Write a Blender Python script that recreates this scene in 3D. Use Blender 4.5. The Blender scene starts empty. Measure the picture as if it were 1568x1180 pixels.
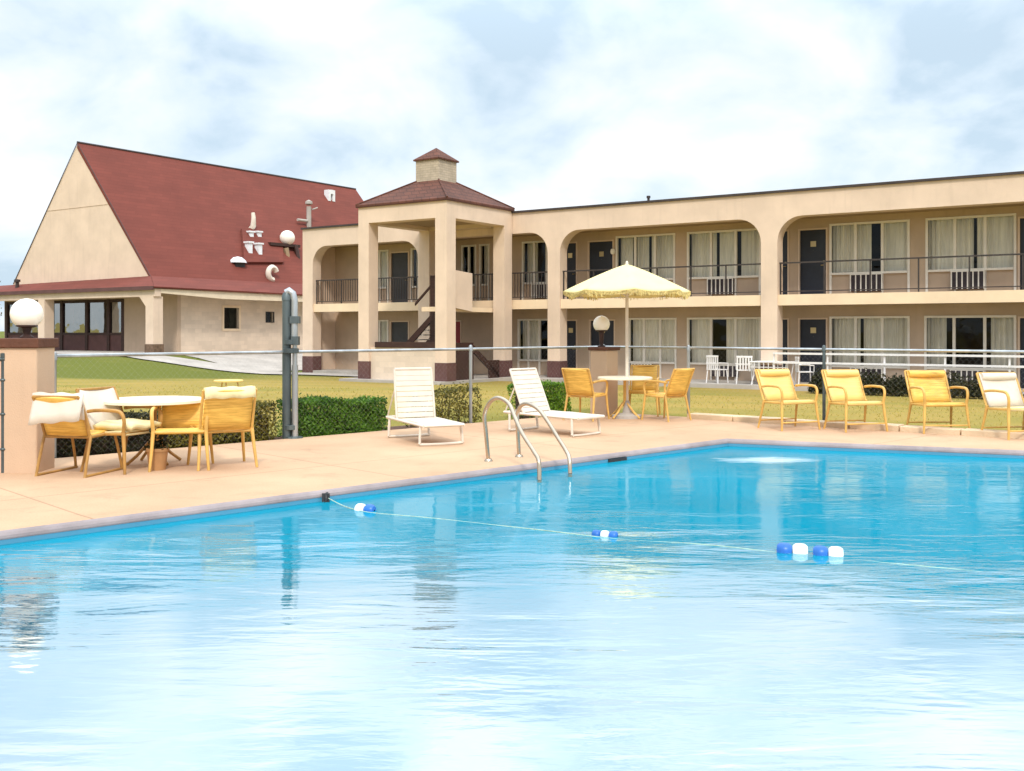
import bpy, bmesh, math, random
from mathutils import Vector, Matrix
random.seed(7)
R = math.radians
SC = bpy.context.scene
COL = SC.collection
# ------------------------------------------------------------------ camera, sky, sun, exposure
cam = bpy.data.cameras.new('camera'); camo = bpy.data.objects.new('camera', cam); COL.objects.link(camo)
camo.location = (0, 0, 1.5); camo.rotation_euler = (R(90), 0, 0)
cam.sensor_width = 36; cam.lens = 36 * 1560 / 1568; cam.shift_y = -84 / 1568
cam.clip_start = 0.05; cam.clip_end = 3000
SC.camera = camo
SC.view_settings.view_transform = 'Standard'; SC.view_settings.look = 'None'
SC.view_settings.exposure = 0.06; SC.view_settings.gamma = 1.0
SUN_EL, SUN_AZ = R(46), R(176)          # azimuth measured clockwise from +Y: behind the camera
wd = bpy.data.worlds.new('World'); SC.world = wd; wd.use_nodes = True
nt = wd.node_tree; N = nt.nodes; L = nt.links; N.clear()
def wn(t, **k):
    n = N.new(t)
    for a, v in k.items(): setattr(n, a, v)
    return n
def wmath(op, a, b=None, c=None, clamp=False):
    n = N.new('ShaderNodeMath'); n.operation = op; n.use_clamp = clamp
    for i, v in enumerate((a, b, c)):
        if v is None: continue
        if isinstance(v, (int, float)): n.inputs[i].default_value = v
        else: L.new(v, n.inputs[i])
    return n.outputs[0]
out = wn('ShaderNodeOutputWorld'); bg = wn('ShaderNodeBackground'); L.new(bg.outputs[0], out.inputs[0])
sky = wn('ShaderNodeTexSky', sky_type='NISHITA', sun_disc=False); sky.sun_elevation = SUN_EL; sky.sun_rotation = SUN_AZ
sky.air_density = 1.0; sky.dust_density = 2.0
tc = wn('ShaderNodeTexCoord'); sx = wn('ShaderNodeSeparateXYZ'); L.new(tc.outputs['Generated'], sx.inputs[0])
zc = wmath('MAXIMUM', sx.outputs[2], 0.0)
den = wmath('ADD', zc, 0.42)
px = wmath('DIVIDE', sx.outputs[0], den); py = wmath('DIVIDE', sx.outputs[1], den)
cb = wn('ShaderNodeCombineXYZ'); L.new(px, cb.inputs[0]); L.new(py, cb.inputs[1]); cb.inputs[2].default_value = 3.7
n1 = wn('ShaderNodeTexNoise'); L.new(cb.outputs[0], n1.inputs['Vector']); n1.inputs['Scale'].default_value = 3.4
n1.inputs['Detail'].default_value = 7; n1.inputs['Roughness'].default_value = 0.5; n1.inputs['Distortion'].default_value = 0.25
r1 = wn('ShaderNodeValToRGB'); L.new(n1.outputs[0], r1.inputs[0])
e = r1.color_ramp.elements
e[0].position = 0.36; e[0].color = (6.3, 7.9, 9.3, 1); e[1].position = 0.60; e[1].color = (11.0, 11.3, 11.7, 1)
m_ = r1.color_ramp.elements.new(0.44); m_.color = (8.2, 9.5, 10.6, 1)
# an overcast sky is about twice as bright overhead as near the horizon
up = wn('ShaderNodeMapRange'); up.interpolation_type = 'SMOOTHSTEP'; L.new(sx.outputs[2], up.inputs[0])
up.inputs[1].default_value = 0.42; up.inputs[2].default_value = 0.80; up.inputs[3].default_value = 1.0; up.inputs[4].default_value = 2.5
mul = wn('ShaderNodeVectorMath', operation='SCALE'); L.new(r1.outputs[0], mul.inputs[0]); L.new(up.outputs[0], mul.inputs['Scale'])
mx = wn('ShaderNodeMix', data_type='RGBA'); mx.inputs[0].default_value = 0.9
L.new(sky.outputs[0], mx.inputs[6]); L.new(mul.outputs[0], mx.inputs[7])
# brighter sky patch added ahead, mostly above frame, to whiten the pool's reflection
bd_ = wn('ShaderNodeVectorMath', operation='DOT_PRODUCT'); L.new(tc.outputs['Generated'], bd_.inputs[0]); bd_.inputs[1].default_value = (0.10, math.cos(R(38)), math.sin(R(38)))
br_ = wn('ShaderNodeMapRange'); br_.interpolation_type = 'SMOOTHSTEP'; L.new(bd_.outputs['Value'], br_.inputs[0])
br_.inputs[1].default_value = 0.78; br_.inputs[2].default_value = 0.90; br_.inputs[3].default_value = 0.0; br_.inputs[4].default_value = 1.0
bz_ = wn('ShaderNodeMapRange'); bz_.interpolation_type = 'SMOOTHSTEP'; L.new(sx.outputs[2], bz_.inputs[0]); bz_.inputs[1].default_value = 0.24; bz_.inputs[2].default_value = 0.36; bz_.inputs[3].default_value = 0.0; bz_.inputs[4].default_value = 0.22
mu2 = wn('ShaderNodeVectorMath', operation='SCALE'); L.new(mx.outputs[2], mu2.inputs[0]); L.new(wmath('MULTIPLY_ADD', br_.outputs[0], bz_.outputs[0], 1.0), mu2.inputs['Scale'])
L.new(mu2.outputs[0], bg.inputs[0]); bg.inputs[1].default_value = 0.1
sl = bpy.data.lights.new('sun', 'SUN'); sl.energy = 2.1; sl.angle = R(7); sl.color = (1.0, 0.93, 0.82)
so = bpy.data.objects.new('sun', sl); COL.objects.link(so)
sd = Vector((math.sin(SUN_AZ) * math.cos(SUN_EL), math.cos(SUN_AZ) * math.cos(SUN_EL), math.sin(SUN_EL)))
so.rotation_euler = sd.to_track_quat('Z', 'Y').to_euler()

# ------------------------------------------------------------------ materials
def newmat(name):
    m = bpy.data.materials.new(name); m.use_nodes = True; m.node_tree.nodes.clear(); return m
class G:
    def __init__(s, m): s.t = m.node_tree; s.N = s.t.nodes; s.L = s.t.links
    def n(s, t, ins=None, **k):
        x = s.N.new(t)
        for a, v in k.items(): setattr(x, a, v)
        if ins:
            for a, v in ins.items():
                if hasattr(v, 'is_output') : s.L.new(v, x.inputs[a])
                else: x.inputs[a].default_value = v
        return x
def c4(c): return (c[0], c[1], c[2], 1)
def mat(name, col, rough=0.7, var=0.12, scale=3.0, bump=0.0, bscale=40.0, metal=0.0, col2=None, spec=0.4, stretch=(1, 1, 1), streak=0.0, brick=None, coord='Object'):
    """painted / plaster / metal surface with blotchy procedural variation"""
    m = newmat(name); g = G(m)
    o = g.n('ShaderNodeOutputMaterial'); p = g.n('ShaderNodeBsdfPrincipled', {'Roughness': rough, 'Metallic': metal, 'Specular IOR Level': spec})
    g.L.new(p.outputs[0], o.inputs[0])
    tc = g.n('ShaderNodeTexCoord'); mp = g.n('ShaderNodeMapping', {'Vector': tc.outputs[coord], 'Scale': stretch})
    nz = g.n('ShaderNodeTexNoise', {'Vector': mp.outputs[0], 'Scale': scale, 'Detail': 6.0, 'Roughness': 0.6})
    a = c4([x * (1 - var) for x in col]); b = c4([min(1, x * (1 + var)) for x in (col2 or col)])
    r = g.n('ShaderNodeValToRGB', {'Fac': nz.outputs[0]}); e = r.color_ramp.elements
    e[0].position = 0.36; e[0].color = a; e[1].position = 0.64; e[1].color = b
    cout = r.outputs[0]
    if streak:
        ms = g.n('ShaderNodeMapping', {'Vector': tc.outputs[coord], 'Scale': (3.0, 3.0, 0.25)})
        ns = g.n('ShaderNodeTexNoise', {'Vector': ms.outputs[0], 'Scale': 2.0, 'Detail': 5.0})
        rs = g.n('ShaderNodeMapRange', {0: ns.outputs[0], 1: 0.55, 2: 0.8, 3: 0.0, 4: streak})
        mm = g.n('ShaderNodeMix', {0: rs.outputs[0], 6: cout, 7: c4([x * 0.55 for x in col])}, data_type='RGBA'); cout = mm.outputs[2]
    hgt = None
    if brick:
        bw, bh, mort, dark = brick
        sp = g.n('ShaderNodeSeparateXYZ', {0: tc.outputs[coord]})
        ad = g.n('ShaderNodeMath', {0: sp.outputs[0], 1: sp.outputs[1]}, operation='ADD')
        cx = g.n('ShaderNodeCombineXYZ', {0: ad.outputs[0], 1: sp.outputs[2]})
        bk = g.n('ShaderNodeTexBrick', {'Vector': cx.outputs[0], 'Scale': 1.0, 'Brick Width': bw, 'Row Height': bh, 'Mortar Size': mort, 'Mortar Smooth': 0.3,
                                        'Color1': (1, 1, 1, 1), 'Color2': (0.86, 0.86, 0.86, 1), 'Mortar': (dark, dark, dark, 1)})
        mm = g.n('ShaderNodeMix', {0: 1.0, 6: cout, 7: bk.outputs[0]}, data_type='RGBA', blend_type='MULTIPLY'); cout = mm.outputs[2]
    g.L.new(cout, p.inputs['Base Color'])
    if bump:
        nb = g.n('ShaderNodeTexNoise', {'Vector': mp.outputs[0], 'Scale': bscale, 'Detail': 4.0})
        bp = g.n('ShaderNodeBump', {'Height': nb.outputs[0], 'Strength': bump, 'Distance': 0.02}); g.L.new(bp.outputs[0], p.inputs['Normal'])
    return m
M = {}
M['stucco'] = mat('stucco', (0.71, 0.55, 0.425), 0.85, 0.07, 0.8, 0.3, 60, streak=0.2)
M['cream'] = mat('cream_paint', (0.80, 0.62, 0.43), 0.75, 0.06, 1.0, 0.1)
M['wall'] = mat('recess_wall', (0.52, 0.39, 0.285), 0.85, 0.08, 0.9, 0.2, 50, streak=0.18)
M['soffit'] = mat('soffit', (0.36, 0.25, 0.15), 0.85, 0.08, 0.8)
M['plinth'] = mat('plinth_paint', (0.115, 0.052, 0.047), 0.7, 0.14, 2.0, 0.2)
M['trim'] = mat('roof_trim', (0.05, 0.036, 0.034), 0.6, 0.2, 2.0)
M['redroof'] = mat('red_shingle', (0.18, 0.043, 0.029), 0.9, 0.08, 0.5, 0.35, 25, brick=(0.9, 0.17, 0.014, 0.80))
M['brownroof'] = mat('brown_shingle', (0.125, 0.045, 0.028), 0.85, 0.22, 1.2, 0.4, 25, brick=(0.35, 0.17, 0.02, 0.55))
M['block'] = mat('painted_block', (0.74, 0.60, 0.47), 0.85, 0.05, 1.0, 0.2, 40, brick=(0.4, 0.2, 0.008, 0.88), streak=0.06)
M['brickp'] = mat('cupola_brick', (0.52, 0.43, 0.32), 0.85, 0.12, 2.0, 0.2, 40, brick=(0.24, 0.085, 0.008, 0.7))
M['doorblue'] = mat('navy_door', (0.022, 0.027, 0.042), 0.45, 0.15, 2.0)
M['doorgrey'] = mat('grey_door', (0.045, 0.045, 0.05), 0.5, 0.15, 2.0)
M['doorred'] = mat('red_door', (0.32, 0.008, 0.02), 0.45, 0.1, 2.0)
M['whitep'] = mat('white_frame', (0.78, 0.72, 0.64), 0.45, 0.05, 3.0)
M['brass'] = mat('brass', (0.55, 0.45, 0.25), 0.35, 0.05, 3, metal=0.8)
M['rail'] = mat('dark_rail', (0.045, 0.035, 0.032), 0.5, 0.2, 3.0)
M['brown'] = mat('brown_wood', (0.045, 0.018, 0.013), 0.6, 0.25, 3.0, 0.2, 20, stretch=(1, 1, 6))
M['curtain'] = mat('curtain', (0.86, 0.80, 0.72), 0.9, 0.12, 3.0, stretch=(3, 3, 0.3))
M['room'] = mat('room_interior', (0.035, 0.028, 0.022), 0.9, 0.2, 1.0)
M['grille'] = mat('vent_grille', (0.03, 0.02, 0.025), 0.6, 0.3, 8.0)
M['concrete'] = mat('concrete', (0.42, 0.38, 0.34), 0.9, 0.14, 0.9, 0.3, 40)
M['kerb'] = mat('kerb', (0.66, 0.50, 0.33), 0.9, 0.16, 1.6, 0.4, 30)
M['pillar'] = mat('pillar_stucco', (0.60, 0.42, 0.285), 0.85, 0.05, 1.5, 0.2, 60, streak=0.12)
M['cap'] = mat('pillar_cap', (0.115, 0.042, 0.022), 0.7, 0.2, 3.0, 0.3, 20)
M['galv'] = mat('galvanised', (0.42, 0.44, 0.45), 0.35, 0.2, 5.0, metal=0.75, stretch=(1, 1, 0.3))
M['galvdark'] = mat('galvanised_dark', (0.10, 0.125, 0.13), 0.45, 0.3, 4.0, metal=0.5, stretch=(1, 1, 0.3))
M['steel'] = mat('pool_steel', (0.52, 0.43, 0.33), 0.22, 0.1, 4.0, metal=0.9)
M['yellow'] = mat('yellow_vinyl', (0.72, 0.41, 0.075), 0.55, 0.14, 5.0, col2=(0.80, 0.50, 0.11), stretch=(1, 1, 12))
M['paleyellow'] = mat('pale_yellow_vinyl', (0.82, 0.58, 0.20), 0.55, 0.1, 5.0, stretch=(1, 1, 12))
M['yframe'] = mat('yellow_frame', (0.66, 0.39, 0.10), 0.45, 0.15, 6.0)
M['oldframe'] = mat('ochre_frame', (0.42, 0.22, 0.055), 0.5, 0.2, 6.0)
M['whitev'] = mat('white_vinyl', (0.70, 0.62, 0.52), 0.6, 0.06, 5.0)
M['cushion'] = mat('cream_cushion', (0.78, 0.66, 0.36), 0.9, 0.15, 5.0)
M['tabletop'] = mat('table_top', (0.86, 0.78, 0.60), 0.35, 0.05, 4.0)
M['canopy'] = mat('canopy', (0.84, 0.70, 0.34), 0.85, 0.06, 2.5)
M['fringe'] = mat('fringe', (0.62, 0.50, 0.20), 0.9, 0.3, 30.0)
M['canopydark'] = mat('canopy_fringe_dark', (0.07, 0.05, 0.02), 0.9, 0.3, 30.0)
M['rope'] = mat('rope', (0.36, 0.48, 0.38), 0.8, 0.2, 20.0)
M['fblue'] = mat('float_blue', (0.02, 0.13, 0.45), 0.35, 0.15, 8.0)
M['fwhite'] = mat('float_white', (0.80, 0.82, 0.84), 0.4, 0.05, 8.0)
M['coping'] = mat('coping', (0.30, 0.25, 0.25), 0.8, 0.18, 2.0, 0.3, 40)
M['soil'] = mat('soil', (0.10, 0.05, 0.03), 0.95, 0.35, 6.0, 0.6, 20)
M['twig'] = mat('twig', (0.05, 0.03, 0.018), 0.9, 0.3, 6.0)
M['terracotta'] = mat('pot', (0.42, 0.22, 0.09), 0.8, 0.15, 4.0)
M['basin'] = mat('pool_plaster', (0.06, 0.25, 0.38), 0.7, 0.06, 1.0)
M['wplastic'] = mat('white_plastic', (0.80, 0.77, 0.76), 0.4, 0.04, 5.0)
M['black'] = mat('dark_plastic', (0.02, 0.02, 0.022), 0.5, 0.1, 5.0)

def m_globe():
    m = newmat('opal_globe'); g = G(m); o = g.n('ShaderNodeOutputMaterial')
    p = g.n('ShaderNodeBsdfPrincipled', {'Base Color': (0.93, 0.86, 0.76, 1), 'Roughness': 0.3, 'Subsurface Weight': 0.35, 'Subsurface Radius': (0.1, 0.1, 0.1)})
    g.L.new(p.outputs[0], o.inputs[0]); return m
M['globe'] = m_globe()
def m_glass(name, refl, tint):
    m = newmat(name); g = G(m); o = g.n('ShaderNodeOutputMaterial')
    tr = g.n('ShaderNodeBsdfTransparent', {'Color': c4(tint)}); gl = g.n('ShaderNodeBsdfGlossy', {'Roughness': 0.03, 'Color': (0.9, 0.95, 0.95, 1)})
    lw = g.n('ShaderNodeLayerWeight', {'Blend': 0.22}); ad = g.n('ShaderNodeMath', {0: lw.outputs[0], 1: refl}, operation='ADD', use_clamp=True)
    tc = g.n('ShaderNodeTexCoord'); nz = g.n('ShaderNodeTexNoise', {'Vector': tc.outputs['Object'], 'Scale': 0.9, 'Detail': 2.0})
    bp = g.n('ShaderNodeBump', {'Height': nz.outputs[0], 'Strength': 0.15, 'Distance': 0.1}); g.L.new(bp.outputs[0], gl.inputs['Normal'])
    mx = g.n('ShaderNodeMixShader', {0: ad.outputs[0], 1: tr.outputs[0], 2: gl.outputs[0]}); g.L.new(mx.outputs[0], o.inputs[0]); return m
M['glass'] = m_glass('window_glass', 0.0, (0.93, 0.94, 0.91))
M['lodgeglass'] = m_glass('lodge_glass', 0.30, (0.45, 0.5, 0.42))
def m_net():
    m = newmat('chain_link'); g = G(m); o = g.n('ShaderNodeOutputMaterial')
    tc = g.n('ShaderNodeTexCoord'); uv = g.n('ShaderNodeSeparateXYZ', {0: tc.outputs['UV']})
    res = []
    for op in ('ADD', 'SUBTRACT'):
        a = g.n('ShaderNodeMath', {0: uv.outputs[0], 1: uv.outputs[1]}, operation=op)
        b = g.n('ShaderNodeMath', {0: a.outputs[0], 1: 1 / 0.085}, operation='MULTIPLY')
        f = g.n('ShaderNodeMath', {0: b.outputs[0]}, operation='FRACT')
        h = g.n('ShaderNodeMath', {0: f.outputs[0], 1: 0.012}, operation='LESS_THAN'); res.append(h.outputs[0])
    k = g.n('ShaderNodeMath', {0: res[0], 1: res[1]}, operation='MAXIMUM')
    tr = g.n('ShaderNodeBsdfTransparent'); p = g.n('ShaderNodeBsdfPrincipled', {'Base Color': (0.42, 0.42, 0.40, 1), 'Metallic': 0.4, 'Roughness': 0.5})
    mx = g.n('ShaderNodeMixShader', {0: k.outputs[0], 1: tr.outputs[0], 2: p.outputs[0]}); g.L.new(mx.outputs[0], o.inputs[0]); return m
M['net'] = m_net()
def m_leaf(name, a, b, c):
    m = newmat(name); g = G(m); o = g.n('ShaderNodeOutputMaterial')
    gi = g.n('ShaderNodeNewGeometry'); tc = g.n('ShaderNodeTexCoord')
    nz = g.n('ShaderNodeTexNoise', {'Vector': tc.outputs['Object'], 'Scale': 2.2, 'Detail': 3.0})
    ad = g.n('ShaderNodeMath', {0: gi.outputs['Random Per Island'], 1: 0.5}, operation='MULTIPLY')
    ad2 = g.n('ShaderNodeMath', {0: nz.outputs[0], 1: ad.outputs[0]}, operation='ADD')
    r = g.n('ShaderNodeValToRGB', {'Fac': ad2.outputs[0]}); e = r.color_ramp.elements
    e[0].position = 0.45; e[0].color = c4(a); e[1].position = 0.95; e[1].color = c4(c); x = e.new(0.7); x.color = c4(b)
    p = g.n('ShaderNodeBsdfPrincipled', {'Base Color': r.outputs[0], 'Roughness': 0.6, 'Specular IOR Level': 0.25})
    tl = g.n('ShaderNodeBsdfTranslucent', {'Color': r.outputs[0]}); mx = g.n('ShaderNodeMixShader', {0: 0.25, 1: p.outputs[0], 2: tl.outputs[0]})
    g.L.new(mx.outputs[0], o.inputs[0]); return m
M['leafgreen'] = m_leaf('hedge_leaf', (0.028, 0.08, 0.010), (0.07, 0.17, 0.016), (0.15, 0.28, 0.028))
M['leafbright'] = m_leaf('hedge_leaf_bright', (0.035, 0.11, 0.008), (0.11, 0.25, 0.015), (0.24, 0.42, 0.03))
M['leafolive'] = m_leaf('hedge_leaf_olive', (0.045, 0.05, 0.008), (0.13, 0.12, 0.018), (0.26, 0.21, 0.035))
M['leafdark'] = m_leaf('shrub_leaf_dark', (0.012, 0.016, 0.006), (0.03, 0.035, 0.012), (0.07, 0.06, 0.02))
M['leaftree'] = m_leaf('tree_leaf', (0.05, 0.06, 0.03), (0.12, 0.13, 0.07), (0.25, 0.25, 0.16))

def m_grass():
    m = newmat('lawn'); g = G(m); o = g.n('ShaderNodeOutputMaterial')
    p = g.n('ShaderNodeBsdfPrincipled', {'Roughness': 0.95, 'Specular IOR Level': 0.1}); g.L.new(p.outputs[0], o.inputs[0])
    at = g.n('ShaderNodeAttribute', attribute_name='green')
    tc = g.n('ShaderNodeTexCoord')
    mp = g.n('ShaderNodeMapping', {'Vector': tc.outputs['Object'], 'Rotation': (0, 0, R(-34)), 'Scale': (0.45, 1.0, 1)})
    n1 = g.n('ShaderNodeTexNoise', {'Vector': mp.outputs[0], 'Scale': 0.5, 'Detail': 6.0, 'Roughness': 0.65})
    s1 = g.n('ShaderNodeMath', {0: n1.outputs[0], 1: 0.5}, operation='SUBTRACT'); s2 = g.n('ShaderNodeMath', {0: s1.outputs[0], 1: 1.6, 2: at.outputs['Fac']}, operation='MULTIPLY_ADD', use_clamp=True)
    r = g.n('ShaderNodeValToRGB', {'Fac': s2.outputs[0]}); e = r.color_ramp.elements
    e[0].position = 0.12; e[0].color = (0.36, 0.255, 0.07, 1); e[1].position = 0.9; e[1].color = (0.13, 0.145, 0.028, 1)
    x = e.new(0.5); x.color = (0.25, 0.215, 0.05, 1)
    n2 = g.n('ShaderNodeTexNoise', {'Vector': tc.outputs['Object'], 'Scale': 14.0, 'Detail': 5.0, 'Roughness': 0.7})
    r2 = g.n('ShaderNodeMapRange', {0: n2.outputs[0], 1: 0.3, 2: 0.7, 3: 0.93, 4: 1.07})
    mm = g.n('ShaderNodeVectorMath', {0: r.outputs[0], 'Scale': r2.outputs[0]}, operation='SCALE'); g.L.new(mm.outputs[0], p.inputs['Base Color'])
    bp = g.n('ShaderNodeBump', {'Height': n2.outputs[0], 'Strength': 0.6, 'Distance': 0.05}); g.L.new(bp.outputs[0], p.inputs['Normal']); return m
M['lawn'] = m_grass()
M['blade'] = m_leaf('grass_blade', (0.36, 0.31, 0.07), (0.42, 0.34, 0.075), (0.46, 0.37, 0.09))
def m_deck():
    m = newmat('deck'); g = G(m); o = g.n('ShaderNodeOutputMaterial')
    p = g.n('ShaderNodeBsdfPrincipled', {'Roughness': 0.85, 'Specular IOR Level': 0.25}); g.L.new(p.outputs[0], o.inputs[0])
    tc = g.n('ShaderNodeTexCoord')
    n1 = g.n('ShaderNodeTexNoise', {'Vector': tc.outputs['Object'], 'Scale': 0.55, 'Detail': 7.0, 'Roughness': 0.62})
    r = g.n('ShaderNodeValToRGB', {'Fac': n1.outputs[0]}); e = r.color_ramp.elements
    e[0].position = 0.3; e[0].color = (0.47, 0.295, 0.18, 1); e[1].position = 0.68; e[1].color = (0.585, 0.39, 0.245, 1)
    n2 = g.n('ShaderNodeTexNoise', {'Vector': tc.outputs['Object'], 'Scale': 55.0, 'Detail': 3.0})
    r2 = g.n('ShaderNodeMapRange', {0: n2.outputs[0], 1: 0.3, 2: 0.7, 3: 0.93, 4: 1.07})
    # expansion joints in the slab
    mp = g.n('ShaderNodeMapping', {'Vector': tc.outputs['Object'], 'Rotation': (0, 0, R(-43.8))})
    bk = g.n('ShaderNodeTexBrick', {'Vector': mp.outputs[0], 'Scale': 1.0, 'Brick Width': 3.2, 'Row Height': 3.2, 'Mortar Size': 0.011, 'Color1': (1, 1, 1, 1), 'Color2': (0.97, 0.97, 0.97, 1), 'Mortar': (0.72, 0.68, 0.66, 1)}, offset=0.0)
    mm = g.n('ShaderNodeVectorMath', {0: r.outputs[0], 'Scale': r2.outputs[0]}, operation='SCALE')
    n4 = g.n('ShaderNodeTexNoise', {'Vector': tc.outputs['Object'], 'Scale': 1.9, 'Detail': 6.0, 'Roughness': 0.7, 'Distortion': 0.6})
    r4 = g.n('ShaderNodeMapRange', {0: n4.outputs[0], 1: 0.56, 2: 0.74, 3: 1.0, 4: 0.80})
    mm = g.n('ShaderNodeVectorMath', {0: mm.outputs[0], 'Scale': r4.outputs[0]}, operation='SCALE')
    m2 = g.n('ShaderNodeMix', {0: 1.0, 6: mm.outputs[0], 7: bk.outputs[0]}, data_type='RGBA', blend_type='MULTIPLY'); g.L.new(m2.outputs[2], p.inputs['Base Color'])
    bp = g.n('ShaderNodeBump', {'Height': n2.outputs[0], 'Strength': 0.25, 'Distance': 0.01}); g.L.new(bp.outputs[0], p.inputs['Normal']); return m
M['deck'] = m_deck()
WATER = dict(ior=2.0, body=(0.001, 0.29, 0.43), trans=0.2)
def m_water():
    m = newmat('pool_water'); g = G(m); o = g.n('ShaderNodeOutputMaterial')
    tc = g.n('ShaderNodeTexCoord')
    mp = g.n('ShaderNodeMapping', {'Vector': tc.outputs['Object'], 'Rotation': (0, 0, R(4)), 'Scale': (0.42, 1.5, 1)})
    n1 = g.n('ShaderNodeTexNoise', {'Vector': mp.outputs[0], 'Scale': 1.5, 'Detail': 3.0, 'Roughness': 0.5, 'Distortion': 0.5})
    mp2 = g.n('ShaderNodeMapping', {'Vector': tc.outputs['Object'], 'Rotation': (0, 0, R(-8)), 'Scale': (0.8, 2.2, 1)})
    n2 = g.n('ShaderNodeTexNoise', {'Vector': mp2.outputs[0], 'Scale': 8.0, 'Detail': 3.0, 'Roughness': 0.45, 'Distortion': 0.4})
    nc = g.n('ShaderNodeTexNoise', {'Vector': tc.outputs['Object'], 'Scale': 0.35, 'Detail': 2.0})
    rc = g.n('ShaderNodeMapRange', {0: nc.outputs[0], 1: 0.38, 2: 0.62, 3: 0.25, 4: 1.0})
    b1 = g.n('ShaderNodeBump', {'Height': n1.outputs[0], 'Strength': rc.outputs[0], 'Distance': 0.019})
    b2 = g.n('ShaderNodeBump', {'Height': n2.outputs[0], 'Strength': rc.outputs[0], 'Distance': 0.0022, 'Normal': b1.outputs[0]})
    gl = g.n('ShaderNodeBsdfGlossy', {'Roughness': 0.04, 'Normal': b2.outputs[0], 'Color': (1, 1, 1, 1)})
    n3 = g.n('ShaderNodeTexNoise', {'Vector': tc.outputs['Object'], 'Scale': 0.5, 'Detail': 4.0})
    r3 = g.n('ShaderNodeMapRange', {0: n3.outputs[0], 1: 0.3, 2: 0.7, 3: 0.88, 4: 1.12})
    cs = g.n('ShaderNodeVectorMath', {0: WATER['body'], 'Scale': r3.outputs[0]}, operation='SCALE')
    df = g.n('ShaderNodeBsdfDiffuse', {'Color': cs.outputs[0]}); tr = g.n('ShaderNodeBsdfTransparent', {'Color': (0.35, 0.82, 0.95, 1)})
    bd = g.n('ShaderNodeMixShader', {0: WATER['trans'], 1: df.outputs[0], 2: tr.outputs[0]})
    f0 = g.n('ShaderNodeFresnel', {'IOR': 1.33, 'Normal': b2.outputs[0]})
    fr = g.n('ShaderNodeMapRange', {0: f0.outputs[0], 1: 0.185, 2: 0.315, 3: 0.78, 4: 0.24}, interpolation_type='SMOOTHSTEP')
    # pale reflection patch near the far corner, painted into the water colour
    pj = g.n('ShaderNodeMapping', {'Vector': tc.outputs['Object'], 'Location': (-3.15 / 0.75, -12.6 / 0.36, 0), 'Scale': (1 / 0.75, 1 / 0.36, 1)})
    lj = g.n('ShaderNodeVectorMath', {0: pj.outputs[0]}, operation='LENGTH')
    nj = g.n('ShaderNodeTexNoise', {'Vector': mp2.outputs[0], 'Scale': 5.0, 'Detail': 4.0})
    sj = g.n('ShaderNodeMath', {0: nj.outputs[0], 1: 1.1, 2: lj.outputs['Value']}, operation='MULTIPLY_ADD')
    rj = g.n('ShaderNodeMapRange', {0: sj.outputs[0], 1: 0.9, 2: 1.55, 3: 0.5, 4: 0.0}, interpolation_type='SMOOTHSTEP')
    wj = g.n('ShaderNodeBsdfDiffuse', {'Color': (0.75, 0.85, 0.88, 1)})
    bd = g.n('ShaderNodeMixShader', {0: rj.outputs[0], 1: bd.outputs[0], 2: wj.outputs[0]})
    mx = g.n('ShaderNodeMixShader', {0: fr.outputs[0], 1: bd.outputs[0], 2: gl.outputs[0]}); g.L.new(mx.outputs[0], o.inputs[0]); return m
M['water'] = m_water()

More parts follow.
